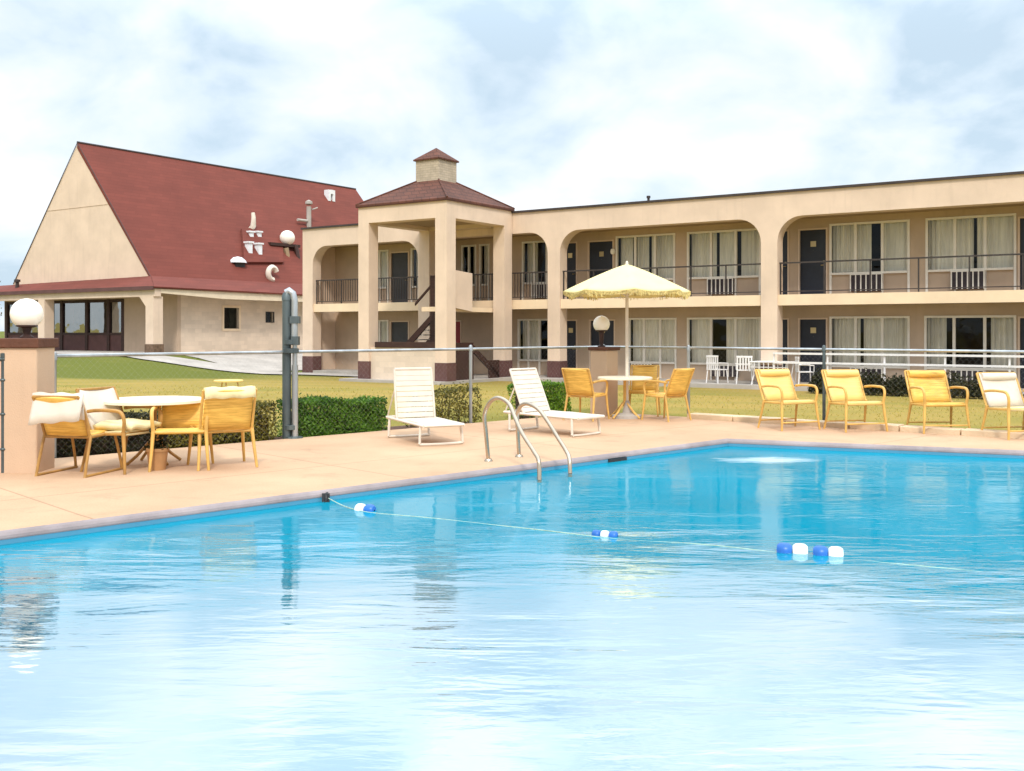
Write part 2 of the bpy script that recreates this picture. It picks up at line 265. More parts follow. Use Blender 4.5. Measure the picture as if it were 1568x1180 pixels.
# ------------------------------------------------------------------ geometry helpers
class MB:
    def __init__(s): s.v = []; s.f = []; s.parts = []
    def add(s, vs, fs):
        b = len(s.v); s.parts.append((b, len(s.f))); s.v += [tuple(v) for v in vs]; s.f += [tuple(i + b for i in f) for f in fs]; return s
    def box(s, x0, x1, y0, y1, z0, z1, mtx=None):
        vs = [Vector((x, y, z)) for z in (z0, z1) for y in (y0, y1) for x in (x0, x1)]
        if mtx: vs = [mtx @ v for v in vs]
        return s.add(vs, [(0, 2, 3, 1), (4, 5, 7, 6), (0, 1, 5, 4), (2, 6, 7, 3), (0, 4, 6, 2), (1, 3, 7, 5)])
    def prism(s, poly, axis, a0, a1, mtx=None):
        """poly of 2-D points extruded along axis; axis 'y': (x,z), 'x': (y,z), 'z': (x,y)"""
        def P(p, a): return Vector({'y': (p[0], a, p[1]), 'x': (a, p[0], p[1]), 'z': (p[0], p[1], a)}[axis])
        n = len(poly); vs = [P(p, a0) for p in poly] + [P(p, a1) for p in poly]
        if mtx: vs = [mtx @ v for v in vs]
        return s.add(vs, [tuple(range(n)), tuple(range(2 * n - 1, n - 1, -1))] + [(i, i + n, (i + 1) % n + n, (i + 1) % n) for i in range(n)])
    def tube(s, pts, rad, seg=8, flat=None):
        pts = [Vector(p) for p in pts]; n = len(pts); rs = rad if isinstance(rad, (list, tuple)) else [rad] * n
        vs = []; up = Vector((0, 0, 1)); prev = None
        for i, p in enumerate(pts):
            d = (pts[min(i + 1, n - 1)] - pts[max(i - 1, 0)]).normalized()
            if prev is None:
                a = d.cross(up) if abs(d.dot(up)) < 0.98 else d.cross(Vector((0, 1, 0)))
            else: a = prev - d * prev.dot(d)
            a.normalize(); prev = a; b = d.cross(a)
            for k in range(seg):
                t = 2 * math.pi * k / seg; vs.append(p + (a * math.cos(t) + b * math.sin(t)) * rs[i])
        fs = [(i * seg + k, i * seg + (k + 1) % seg, (i + 1) * seg + (k + 1) % seg, (i + 1) * seg + k) for i in range(n - 1) for k in range(seg)]
        fs += [tuple(range(seg - 1, -1, -1)), tuple((n - 1) * seg + k for k in range(seg))]
        return s.add(vs, fs)
    def lathe(s, prof, seg=24, c=(0, 0, 0), sq=1.0):
        vs = [(c[0] + r * math.cos(2 * math.pi * k / seg), c[1] + r * math.sin(2 * math.pi * k / seg), c[2] + z) for r, z in prof for k in range(seg)]
        n = len(prof)
        fs = [(i * seg + k, i * seg + (k + 1) % seg, (i + 1) * seg + (k + 1) % seg, (i + 1) * seg + k) for i in range(n - 1) for k in range(seg)]
        return s.add(vs, fs)
    def grid(s, fn, nu, nv):
        vs = [fn(i / nu, j / nv) for j in range(nv + 1) for i in range(nu + 1)]
        return s.add(vs, [(j * (nu + 1) + i, j * (nu + 1) + i + 1, (j + 1) * (nu + 1) + i + 1, (j + 1) * (nu + 1) + i) for j in range(nv) for i in range(nu)])
    def each(s, name, m, parent=None, **k):
        """one object for each shape added"""
        ends = s.parts[1:] + [(len(s.v), len(s.f))]; r = []
        for (v0, f0), (v1, f1_) in zip(s.parts, ends):
            q = MB(); q.add(s.v[v0:v1], [tuple(i - v0 for i in f) for f in s.f[f0:f1_]]); r.append(q.build(name, m, parent, **k))
        return r
    def build(s, name, m, parent=None, smooth=False, bevel=0.0, thick=0.0, sub=0, loc=None):
        me = bpy.data.meshes.new(name); me.from_pydata(s.v, [], s.f); me.materials.append(m)
        bm = bmesh.new(); bm.from_mesh(me); bmesh.ops.recalc_face_normals(bm, faces=bm.faces)
        if smooth:
            for f in bm.faces: f.smooth = True
        bm.to_mesh(me); bm.free()
        if smooth:
            try: me.set_sharp_from_angle(angle=R(45))
            except Exception: pass
        o = bpy.data.objects.new(name, me); COL.objects.link(o)
        if parent: o.parent = parent
        if loc: o.location = loc
        if thick: md = o.modifiers.new('thick', 'SOLIDIFY'); md.thickness = thick; md.offset = 0
        if bevel: md = o.modifiers.new('bevel', 'BEVEL'); md.width = bevel; md.segments = 2; md.limit_method = 'ANGLE'
        if sub: md = o.modifiers.new('sub', 'SUBSURF'); md.levels = sub; md.render_levels = sub
        return o
def empty(name, loc=(0, 0, 0), rz=0.0):
    o = bpy.data.objects.new(name, None); o.empty_display_size = 0.2; COL.objects.link(o); o.location = loc; o.rotation_euler = (0, 0, rz); return o
def tag(o, label=None, cat=None, group=None, kind=None):
    if label: o['label'] = label
    if cat: o['category'] = cat
    if group: o['group'] = group
    if kind: o['kind'] = kind
    return o
KIDS = {}
def copy_tree(o, parent=None):
    c = o.copy(); COL.objects.link(c)
    if parent: c.parent = parent
    for ch in [x for x in bpy.data.objects if x.parent == o]: copy_tree(ch, c)
    return c
def clone(proto, first, loc, rz, label, group=None, scale=None):
    o = proto if first else copy_tree(proto)
    o.location = loc; o.rotation_euler = (0, 0, rz); o['label'] = label
    if group: o['group'] = group
    if scale: o.scale = (scale,) * 3
    return o
F = 1560.0
def at(px, Y, z=0.0): return Vector(((px - 784) / F * Y, Y, z))
# frame of the motel: local x runs along its front towards the right, local y away from the camera
OB = Vector((-0.15, 38.0, 0)); AB = math.atan2(-0.557, 0.83); E = Vector((math.cos(AB), math.sin(AB), 0)); NN = Vector((-math.sin(AB), math.cos(AB), 0))
def loc2(x, y): r = Vector((x, y, 0)) - OB; return r.dot(E), r.dot(NN)
def sstep(a, b, x): k = min(1, max(0, (x - a) / (b - a))); return k * k * (3 - 2 * k)
def height(x, y):
    t, s = loc2(x, y)
    far = -0.33 + 0.80 * sstep(-10.5, -17.5, t) if t < -10.5 else -0.33
    k = sstep(-13.5, -3.5, s)
    return -0.09 * (1 - k) + far * k

# ------------------------------------------------------------------ ground
def make_ground():
    def axis(c, near, far):
        v = []; x = -far
        vals = [-1500, -700, -350, -180, -110, -80]
        y = -60
        while y <= 80: vals.append(y); y += 1.0
        return vals + [110, 180, 350, 700, 1500]
    xs = axis(0, 0, 0); ys = axis(0, 0, 0)
    mb = MB(); mb.v = [(x, y, height(x, y)) for y in ys for x in xs]; n = len(xs)
    # leave out the cells under the pool deck
    for j in range(len(ys) - 1):
        for i in range(n - 1):
            mb.f.append((j * n + i, j * n + i + 1, (j + 1) * n + i + 1, (j + 1) * n + i))
    # pool basin lies inside the deck; sink the lawn sheet there
    deckpoly = [(1.7, 18.8), (13, 9.7), (6, -5), (-13, -5), (-13, 4.6)]
    def inside(x, y, mrg=0.5):
        for k in range(5):
            ax, ay = deckpoly[k]; bx, by = deckpoly[(k + 1) % 5]
            d = (bx - ax) * (y - ay) - (by - ay) * (x - ax)
            if d > -mrg * math.hypot(bx - ax, by - ay): return False
        return True
    mb.v = [(x, y, z - 3.0 if inside(x, y, 0.3) else z) for x, y, z in mb.v]
    o = mb.build('lawn', M['lawn'], smooth=True); tag(o, kind='structure')
    a = o.data.attributes.new('green', 'FLOAT', 'POINT')
    for i, v in enumerate(o.data.vertices):
        t, s = loc2(v.co.x, v.co.y)
        g_ = 0.25 + 0.9 * sstep(-14, -9, s) * (1 - sstep(-13, -5, t)) 
        g_ += 0.3 * (1 - sstep(-14.5, -12, s)) * sstep(6, 11, t)
        a.data[i].value = min(1, g_)
make_ground()
# pool deck, coping, basin, water
K = Vector((2.99, 14.12)); g_ = Vector((0.925, -0.38)); h_ = Vector((-0.722, -0.692))
PO = [K, K + g_ * 8.2, K + g_ * 8.2 + h_ * 14.4, K + h_ * 14.4]
OUT = [Vector(p) for p in ((1.7, 18.8), (13, 9.7), (6, -5), (-13, -5), (-13, 4.6))]
def ring_pts(off):
    c = []
    for i in range(4):
        a, b, d = PO[i - 1], PO[i], PO[(i + 1) % 4]
        e1 = (b - a).normalized(); e2 = (d - b).normalized(); n1 = Vector((-e1.y, e1.x)); n2 = Vector((-e2.y, e2.x))
        k = off / (1 + n1.dot(n2)); c.append(b + (n1 + n2) * k)
    return c
WZ = -0.10
dk = MB(); inn = ring_pts(0.30)
vs = [(p.x, p.y, 0.0) for p in inn] + [(p.x, p.y, 0.0) for p in OUT] + [(p.x, p.y, -0.25) for p in OUT]
dk.add(vs, [(0, 1, 5, 4), (1, 2, 6, 5), (2, 3, 7, 6), (3, 8, 7), (3, 0, 4, 8)] + [(4 + i, 4 + (i + 1) % 5, 9 + (i + 1) % 5, 9 + i) for i in range(5)])
tag(dk.build('pool_deck', M['deck']), kind='structure')
cp = MB(); prof = [(0.30, 0.0), (0.08, 0.004), (0.03, 0.002), (0.005, -0.01), (-0.012, -0.03), (-0.012, -0.05), (0.0, -0.062)]
rings = [[(p.x, p.y, z) for p in ring_pts(o_)] for o_, z in prof]
cp.add([v for r_ in rings for v in r_], [(i * 4 + k, i * 4 + (k + 1) % 4, (i + 1) * 4 + (k + 1) % 4, (i + 1) * 4 + k) for i in range(len(prof) - 1) for k in range(4)])
def m_cop():
    m = mat('coping_edge', (0.60, 0.46, 0.34), 0.8, 0.1, 2.0); t = m.node_tree; g = G(m)
    return m
top = MB(); top.add([v for r_ in rings[:3] for v in r_], [(i * 4 + k, i * 4 + (k + 1) % 4, (i + 1) * 4 + (k + 1) % 4, (i + 1) * 4 + k) for i in range(2) for k in range(4)])
tag(top.build('pool_edge_paving', M['deck']), kind='structure')
lip = MB(); rr = rings[2:]; lip.add([v for r_ in rr for v in r_], [(i * 4 + k, i * 4 + (k + 1) % 4, (i + 1) * 4 + (k + 1) % 4, (i + 1) * 4 + k) for i in range(len(rr) - 1) for k in range(4)])
tag(lip.build('pool_coping', M['coping']), kind='structure')
bs = MB(); p0 = ring_pts(0.0)
bs.add([(p.x, p.y, -0.0625) for p in p0] + [(p.x, p.y, -1.6) for p in p0], [(0, 1, 5, 4), (1, 2, 6, 5), (2, 3, 7, 6), (3, 0, 4, 7), (4, 5, 6, 7)])
tag(bs.build('pool_basin', M['basin']), kind='structure')
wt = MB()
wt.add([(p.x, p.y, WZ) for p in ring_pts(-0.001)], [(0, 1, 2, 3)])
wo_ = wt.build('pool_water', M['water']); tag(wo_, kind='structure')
if wo_.data.polygons[0].normal.z < 0: wo_.data.flip_normals()
# concrete kerb along the far right side of the deck
kd = (OUT[1] - OUT[0]).normalized(); kn = Vector((-kd.y, kd.x)); kb = MB()
s_ = 1.9
random.seed(3)
while s_ < 13.5:
    ln = random.uniform(0.75, 1.2); a = OUT[0] + kd * s_; mt = Matrix.Translation((a.x, a.y, 0)) @ Matrix.Rotation(math.atan2(kd.y, kd.x), 4, 'Z')
    kb.box(0, ln - 0.02, -0.32, -0.02, -0.02, 0.085 + random.uniform(-0.008, 0.008), mt); s_ += ln
tag(kb.build('deck_kerb', M['kerb'], bevel=0.012), kind='structure')

# walks
def strip(name, line, w, m, lift=0.02):
    mb = MB(); P = [Vector(p) for p in line]; pts = []
    for i in range(len(P) - 1):
        n = max(2, int((P[i + 1] - P[i]).length / 0.6))
        for k in range(n): pts.append(P[i].lerp(P[i + 1], k / n))
    pts.append(P[-1]); vs = []
    for i, p in enumerate(pts):
        d = (pts[min(i + 1, len(pts) - 1)] - pts[max(i - 1, 0)]).normalized(); nn = Vector((-d.y, d.x))
        for q in (-0.5, -0.17, 0.17, 0.5):
            l = p + nn * w * q; wpt = OB + E * l.x + NN * l.y; vs.append((wpt.x, wpt.y, height(wpt.x, wpt.y) + lift))
    mb.add(vs, [(i * 4 + k, i * 4 + k + 1, i * 4 + k + 5, i * 4 + k + 4) for i in range(len(pts) - 1) for k in range(3)])
    return tag(mb.build(name, m), kind='structure')
strip('path', [(-36, -4.3), (-18, -4.3), (-15.6, -3.9), (-13.6, -2.8), (-11.6, -1.6), (-9, -0.95), (-4.3, -0.95)], 1.7, M['concrete'], 0.045)
strip('paved_yard', [(-14.3, -1.9), (-14.3, 9.5)], 5.4, M['concrete'], 0.035)
w2 = MB(); mtB = Matrix.Translation(OB) @ Matrix.Rotation(AB, 4, 'Z')
w2.box(0.25, 19.6, -0.95, 1.78, -0.5, -0.2, mtB); w2.box(-10.6, -4.4, 0.0, 1.78, -0.5, -0.2, mtB); w2.box(-4.4, 0.25, -4.4, 1.78, -0.5, -0.23, mtB)
tag(w2.build('pavement', M['concrete']), kind='structure')

# ------------------------------------------------------------------ motel building
Z0, ZS0, ZS1, ZB, ZR = -0.2, 2.30, 2.64, 5.10, 5.86      # floor, slab underside, slab top, beam underside, roof top
D = 0.5                                                   # pillar depth
def rt(px):
    m = (px - 784) / F; return (39.49 * m - 0.85) / (0.83 + 0.557 * m)
motel = empty('motel_building', OB, AB)
tag(motel, 'long two-storey tan motel wing with arched balcony bays and dark roof edge', 'building')
def fillet(mb, x, z, r, side, y0, y1):
    """the rounded upper corner of an opening; side +1: corner on the right of the opening"""
    pts = [(x, z)]
    for k in range(9):
        a = math.pi / 2 * k / 8
        pts.append((x - side * (r - r * math.sin(a)), z - r + r * math.cos(a)))
    # points run from directly under the beam to the pillar
    mb.prism(pts, 'y', y0, y1)
fa = MB(); base = MB()
pillars = [(-10.7, -10.1), (-4.3, -3.8), (1.74, 2.26), (9.76, 10.3), (18.7, 19.4)]
for a, b in pillars:
    fa.box(a, b, 0, D, 0.4, ZB); base.box(a - 0.012, b + 0.012, -0.012, D + 0.012, -0.45, 0.4)
fa.box(-10.7, 19.4, 0, D, ZB, ZR)
for x, side in ((-10.1, -1), (-4.3, 1), (1.74, 1), (2.26, -1), (9.76, 1), (10.3, -1), (18.7, 1)):
    fillet(fa, x, ZB, 0.78, side, 0, D)
fa.build('facade', M['stucco'], motel); base.each('plinth', M['plinth'], motel)
sb = MB()
for a, b in ((-10.1, -4.3), (-3.8, 1.74), (2.26, 9.76), (10.3, 18.7)):
    sb.box(a, b, 0.06, 0.4, ZS0, ZS1)
sb.each('balcony_edge', M['cream'], motel)
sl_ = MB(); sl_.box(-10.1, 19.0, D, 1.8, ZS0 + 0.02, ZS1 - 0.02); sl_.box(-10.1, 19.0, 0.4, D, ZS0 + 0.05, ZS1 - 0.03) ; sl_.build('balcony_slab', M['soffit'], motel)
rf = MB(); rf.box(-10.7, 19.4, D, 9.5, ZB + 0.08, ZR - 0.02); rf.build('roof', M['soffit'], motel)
tr = MB(); tr.box(-10.76, 19.46, -0.07, 9.56, ZR, ZR + 0.075); tr.build('roof_edge', M['trim'], motel)
v = MB(); v.lathe([(0.0, 0.34), (0.07, 0.34), (0.07, 0.26), (0.045, 0.26), (0.045, 0.0)], 10, (5.2, 1.2, ZR + 0.075)); v.build('roof_vent', M['trim'], motel)
ew = MB(); ew.box(-10.7, -10.5, D, 9.5, -0.45, ZB + 0.08); ew.box(19.2, 19.4, D, 9.5, -0.45, ZB + 0.08); ew.box(-10.5, 19.2, 9.3, 9.5, -0.45, ZB + 0.08)
ew.each('end_wall', M['stucco'], motel)
ops = {0: [], 1: []}
def wall(floor, z0, z1, lst):
    mb = MB(); x = -10.5
    for (a, b, s0, s1) in sorted(lst):
        if a > x: mb.box(x, a, 1.8, 2.0, z0, z1)
        if s0 > z0: mb.box(a, b, 1.8, 2.0, z0, s0)
        if s1 < z1: mb.box(a, b, 1.8, 2.0, s1, z1)
        x = b
    mb.box(x, 19.2, 1.8, 2.0, z0, z1)
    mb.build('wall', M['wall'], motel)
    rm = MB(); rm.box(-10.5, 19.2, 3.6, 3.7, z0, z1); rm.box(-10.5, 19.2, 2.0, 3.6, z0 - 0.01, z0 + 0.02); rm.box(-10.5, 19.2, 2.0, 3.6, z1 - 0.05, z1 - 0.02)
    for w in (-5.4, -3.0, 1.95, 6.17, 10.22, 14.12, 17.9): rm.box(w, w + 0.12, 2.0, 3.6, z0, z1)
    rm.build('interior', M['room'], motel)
def pleats(mb, x0, x1, z0, z1, y=2.12, seed=0):
    rnd = random.Random(seed); n = max(4, int((x1 - x0) / 0.028)); vs = []
    ph = rnd.random() * 6; lam = rnd.uniform(0.11, 0.15)
    w1 = rnd.uniform(2, 9); am = rnd.uniform(0.02, 0.05)
    for i in range(n + 1):
        x = x0 + (x1 - x0) * i / n
        yy = y + am * (0.6 + 0.5 * math.sin(x * w1)) * math.sin(2 * math.pi * x / lam + ph + 2.0 * math.sin(x * 2.3 + ph))
        vs += [(x, yy, z0), (x, yy + 0.004, z1)]
    mb.add(vs, [(2 * i, 2 * i + 2, 2 * i + 3, 2 * i + 1) for i in range(n)])
def window(a, b, zf, zt, panels=3, curtains=((0, 1),), sill=0.70, ac=None, low=False, seed=0, lab=None):
    """a full-width glazed unit: white frame and mullions, panes, pleated curtains, solid panel and heater grille below"""
    zs = zf + sill
    w = MB(); fw = 0.07
    for x0, x1 in ((a, a + fw), (b - fw, b)): w.box(x0, x1, 1.77, 1.87, zf, zt)
    w.box(a + fw, b - fw, 1.77, 1.87, zt - fw, zt); w.box(a + fw, b - fw, 1.75, 1.88, zs - 0.035, zs + 0.035)
    cells = panels
    for k in range(1, panels):
        x = a + (b - a) * k / panels; w.box(x - 0.042, x + 0.042, 1.775, 1.865, zs + 0.035, zt - fw)
        w.box(x - 0.03, x + 0.03, 1.775, 1.865, zf, zs - 0.035)
    win = w.build('window', M['whitep'], motel)
    g = MB(); g.add([(a, 1.83, zs), (b, 1.83, zs), (b, 1.83, zt), (a, 1.83, zt)], [(0, 1, 2, 3)]); g.build('pane', M['glass'], win)
    c = MB()
    for q, (u0, u1) in enumerate(curtains): pleats(c, a + 0.03 + (b - a - 0.06) * u0, a + 0.03 + (b - a - 0.06) * u1, zs - 0.1, zt, seed=seed + q)
    c.build('curtain', M['curtain'], win, smooth=True)
    pn = MB(); pn.box(a + 0.02, b - 0.02, 1.845, 1.9, zf, zs); pn.build('panel', M['wall'] if not low else M['curtain'], win)
    if ac:
        x0 = a + (b - a) * ac[0]; x1 = a + (b - a) * ac[1]
        au = MB(); au.box(x0, x1, 1.70, 1.845, zf + 0.12, zs - 0.06); u = au.build('air_conditioner', M['grille'], motel)
        gb = MB(); nb = 6
        for k in range(nb + 1):
            x = x0 + (x1 - x0) * k / nb; gb.box(x - 0.018, x + 0.018, 1.685, 1.7, zf + 0.12, zs - 0.06)
        gb.box(x0 - 0.02, x1 + 0.02, 1.68, 1.85, zs - 0.06, zs - 0.035 - 0.003); gb.build('grille_bars', M['whitep'], u)
def door(a, b, zf, zt, m=None, plate=True):
    d = MB(); d.box(a + 0.05, b - 0.05, 1.86, 1.91, zf, zt - 0.05); dr = d.build('door', m or M['doorblue'], motel)
    f = MB(); f.box(a, a + 0.05, 1.775, 1.92, zf, zt); f.box(b - 0.05, b, 1.775, 1.92, zf, zt); f.box(a + 0.05, b - 0.05, 1.775, 1.92, zt - 0.05, zt); f.build('frame', M['stucco'], dr)
    h = MB(); h.tube([(b - 0.13, 1.86, zf + 1.0), (b - 0.13, 1.80, zf + 1.0), (b - 0.22, 1.80, zf + 1.0)], 0.014, 6); h.lathe([(0, 0.0), (0.03, 0.0), (0.03, 0.03), (0, 0.03)], 8, (b - 0.13, 1.84, zf + 1.12)); h.each('handle', M['brass'], dr)
    if plate:
        mx_ = (a + b) / 2; q = MB(); q.box(mx_ - 0.09, mx_ + 0.09, 1.845, 1.86, zf + 1.62, zf + 1.80); q.build('number_plate', M['brass'], dr)
        q = MB(); q.lathe([(0.0, 0.004), (0.012, 0.004), (0.016, 0.0)], 8, (mx_, 1.858, zf + 1.5)); q.build('peephole', M['brass'], dr)
UF, LF = ZS1, Z0
UT, LT = 4.97, 1.96
winU = []; winL = []
def addw(lst, *a, **k): lst.append((a, k))
# upper storey: (left, right) along the front
doorsU = [(rt(860), rt(884)), (rt(900), rt(940)), (rt(1168), rt(1208)), (rt(1222), rt(1267)), (16.95, 17.9), (-7.3, -6.25)]
doorsL = [(rt(862), rt(884)), (rt(902), rt(942)), (rt(1168), rt(1208)), (rt(1222), rt(1267)), (16.95, 17.9), (-7.3, -6.25), (-4.35, -3.5)]
# key: span, panels, curtain spans, heater span
wu = [(-8.4, -7.38, 2, ((0, 1),), None), (-6.15, -5.7, 1, ((0, 1),), None), (-3.5, -2.75, 2, ((0.5, 1),), None), (-2.6, -2.1, 1, ((0, 1),), None),
      (-0.55, 1.15, 3, ((0, 0.3), (0.55, 1)), (0.3, 0.7)), (rt(943), rt(1034), 3, ((0.0, 0.22), (0.3, 0.5), (0.55, 1)), (0.5, 0.85)),
      (rt(1052), rt(1165), 3, ((0, 0.36), (0.4, 0.62), (0.7, 1)), (0.3, 0.64)),
      (rt(1270), rt(1393), 3, ((0, 0.5), (0.64, 1)), (0.28, 0.67)), (rt(1417), rt(1556), 3, ((0, 0.52), (0.56, 1)), (0.30, 0.66))]
wl = [(-8.4, -7.38, 2, ((0, 0.7),), None), (-0.75, 0.75, 3, ((0, 0.55),), None), (0.9, 1.3, 1, ((0, 0.2),), None),
      (rt(962), rt(1036), 3, ((0, 1),), (0.1, 0.5)), (rt(1052), rt(1165), 3, ((0, 0.30), (0.5, 1)), (0.35, 0.7)),
      (rt(1270), rt(1393), 3, ((0, 0.36), (0.4, 1)), (0.28, 0.67)), (rt(1415), rt(1556), 3, ((0, 0.22), (0.72, 1)), (0.30, 0.66))]
wall(1, ZS1 - 0.02, ZB + 0.08, [(a, b, UF, 4.86) for a, b in doorsU] + [(w[0], w[1], UF, UT) for w in wu])
wall(0, -0.45, ZS0 + 0.02, [(a, b, LF, 1.92) for a, b in doorsL] + [(w[0], w[1], LF, LT) for w in wl])
for i, (a, b) in enumerate(doorsU): door(a, b, UF, 4.86, M['doorgrey'] if i == 5 else M['doorblue'], i != 5)
for i, (a, b) in enumerate(doorsL): door(a, b, LF, 1.92, M['doorred'] if i == 6 else (M['doorgrey'] if i == 5 else M['doorblue']), i < 5)
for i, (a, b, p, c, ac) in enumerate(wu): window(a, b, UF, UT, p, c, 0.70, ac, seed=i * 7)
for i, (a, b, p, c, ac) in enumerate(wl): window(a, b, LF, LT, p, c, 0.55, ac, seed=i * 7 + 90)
# balcony railings
def railing(a, b, dense=False, y=0.22):
    r = MB(); zt = ZS1 + 1.03
    r.box(a, b, y - 0.03, y + 0.03, zt - 0.045, zt)
    ro = r.build('railing', M['rail'], motel)
    p = MB(); n = max(1, round((b - a) / 1.35))
    for k in range(n + 1):
        x = a + 0.03 + (b - a - 0.06) * k / n; p.box(x - 0.02, x + 0.02, y - 0.02, y + 0.02, ZS1 - 0.02, zt - 0.045)
    p.each('post', M['rail'], ro)
    q = MB(); q.box(a + 0.05, b - 0.05, y - 0.014, y + 0.014, ZS1 + 0.09, ZS1 + 0.12)
    m = int((b - a) / 0.13) if dense else 0
    for k in range(1, m):
        x = a + (b - a) * k / m; rad = 0.011 if dense else 0.005; q.box(x - rad, x + rad, y - rad, y + rad, ZS1 + 0.12, zt - 0.045)
    q.build('balusters', M['rail'], ro)
railing(-10.1, -4.3, True); railing(-2.2, 1.74, True); railing(2.26, 9.76); railing(10.3, 18.7)
dp = MB(); dp.tube([(-8.75, 1.74, -0.2), (-8.75, 1.74, 5.0)], 0.05, 8); dp.build('downpipe', M['brown'], motel)
for x in (-8.9, 2.9):
    fx = MB(); fx.lathe([(0.0, 0.12), (0.07, 0.1), (0.09, 0.0), (0.07, -0.08), (0.0, -0.1)], 10, (x + 0.6, 1.70, 4.4)); fx.build('wall_light', M['globe'], motel)

# ------------------------------------------------------------------ stair tower
tw = empty('stair_tower', OB, AB)
tag(tw, 'square open stair tower with hipped brown roof and small brick cupola on top', 'tower')
TX0, TX1, TY0, TY1 = -3.82, 0.2, -4.0, -0.03
cols = MB(); tb = MB()
for x in (TX0, TX1 - 0.5):
    for y in (TY0, TY1 - 0.5):
        cols.box(x, x + 0.5, y, y + 0.5, 0.4, 5.36); tb.box(x - 0.012, x + 0.512, y - 0.012, y + 0.512, -0.5, 0.4)
cols.each('pillar', M['stucco'], tw); tb.each('plinth', M['plinth'], tw)
bm_ = MB(); bm_.box(TX0, TX1, TY0, TY0 + 0.5, 5.36, 5.93); bm_.box(TX0, TX1, TY1 - 0.5, TY1, 5.36, 5.93)
bm_.box(TX0, TX0 + 0.5, TY0 + 0.5, TY1 - 0.5, 5.36, 5.93); bm_.box(TX1 - 0.5, TX1, TY0 + 0.5, TY1 - 0.5, 5.36, 5.93); bm_.build('beam', M['stucco'], tw)
ce = MB(); ce.box(TX0 + 0.5, TX1 - 0.5, TY0 + 0.5, TY1 - 0.5, 5.5, 5.6); ce.build('ceiling', M['soffit'], tw)
def hip(x0, x1, y0, y1, z, top, hw, mb, th=0.09):
    cx, cy = (x0 + x1) / 2, (y0 + y1) / 2
    a = [(x0, y0, z), (x1, y0, z), (x1, y1, z), (x0, y1, z)]; b = [(p[0], p[1], z + th) for p in a]
    if hw > 0:
        c = [(cx - hw, cy - hw, top), (cx + hw, cy - hw, top), (cx + hw, cy + hw, top), (cx - hw, cy + hw, top)]
        mb.add(a + b + c, [(0, 1, 2, 3), (8, 9, 10, 11)] + [(i, (i + 1) % 4, 4 + (i + 1) % 4, 4 + i) for i in range(4)] + [(4 + i, 4 + (i + 1) % 4, 8 + (i + 1) % 4, 8 + i) for i in range(4)])
    else:
        mb.add(a + b + [(cx, cy, top)], [(0, 1, 2, 3)] + [(i, (i + 1) % 4, 4 + (i + 1) % 4, 4 + i) for i in range(4)] + [(4 + i, 4 + (i + 1) % 4, 8) for i in range(4)])
rf = MB(); hip(TX0 - 0.07, TX1 + 0.07, TY0 - 0.07, TY1 + 0.07, 5.93, 7.0, 0.4, rf); trf = rf.build('roof', M['brownroof'], tw)
CX, CY = (TX0 + TX1) / 2, (TY0 + TY1) / 2
rd = MB()
for sx_, sy_ in ((-1, -1), (1, -1), (1, 1), (-1, 1)):
    rd.tube([(CX + sx_ * 2.08, CY + sy_ * 2.06, 6.03), (CX + sx_ * 0.45, CY + sy_ * 0.45, 6.98)], 0.035, 6)
rd.each('ridge_cap', M['brownroof'], trf)
cu = MB(); cu.box(CX - 0.53, CX + 0.53, CY - 0.53, CY + 0.53, 6.7, 7.68); cuo = cu.build('cupola', M['brickp'], tw)
cr = MB(); hip(CX - 0.6, CX + 0.6, CY - 0.6, CY + 0.6, 7.68, 8.2, 0, cr, 0.05); cr.build('cupola_roof', M['brownroof'], cuo)
lw_ = MB(); lw_.box(TX0 + 0.5, TX1 - 0.5, TY0 + 0.1, TY0 + 0.3, -0.5, 0.9); lw_.build('low_wall', M['block'], tw)
lc = MB(); lc.box(TX0 + 0.75, TX1 - 0.52, TY0 + 0.04, TY0 + 0.36, 0.9, 1.10); lc.build('wall_cap', M['brown'], tw)
# stair: lower flight rising to a post, upper flight turning back
st = MB(); S = -2.3
st.prism([(-3.35, 0.45), (-1.75, 1.86), (-1.75, 2.12), (-3.35, 0.74)], 'y', S - 0.06, S + 0.02)
st.prism([(-2.55, 2.42), (-1.6, 3.26), (-1.6, 3.36), (-2.55, 2.52)], 'y', S - 0.05, S + 0.01)
st.prism([(-3.35, 0.45), (-1.75, 1.86), (-1.75, 2.12), (-3.35, 0.74)], 'y', S + 1.1, S + 1.16)
st.build('stringer', M['brown'], tw)
np_ = MB(); np_.box(-1.78, -1.5, S - 0.12, S + 0.12, -0.23, 3.5); np_.box(-1.3, -1.16, S + 0.2, S + 0.34, -0.23, 3.4); np_.each('newel_post', M['brown'], tw)
tr_ = MB()
for k in range(8):
    x = -3.3 + 0.2 * k; tr_.box(x, x + 0.27, S + 0.02, S + 1.1, 0.62 + k * 0.175, 0.66 + k * 0.175)
tr_.each('tread', M['concrete'], tw)
ld = MB(); ld.box(-1.5, -0.35, S - 0.95, S + 2.2, 2.18, 2.34); ld.build('landing', M['cream'], tw)
pp = MB(); pp.prism([(-3.4, 2.35), (-1.95, 2.18), (-1.95, 3.55), (-3.4, 3.65)], 'x', -0.34, -0.22); pp.build('parapet', M['stucco'], tw)
bp_ = MB(); bp_.box(-0.1, -0.02, -3.5, -2.15, -0.23, 1.08); bp_.build('side_panel', M['brown'], tw)
br = MB(); br.prism([(-2.15, 1.0), (-2.15, 0.74), (-0.66, -0.23), (-0.53, -0.23), (-0.53, -0.08)], 'x', -0.1, -0.02); br.box(-0.1, -0.02, -1.15, -0.53, -0.23, 0.42); br.build('brace', M['brown'], tw)

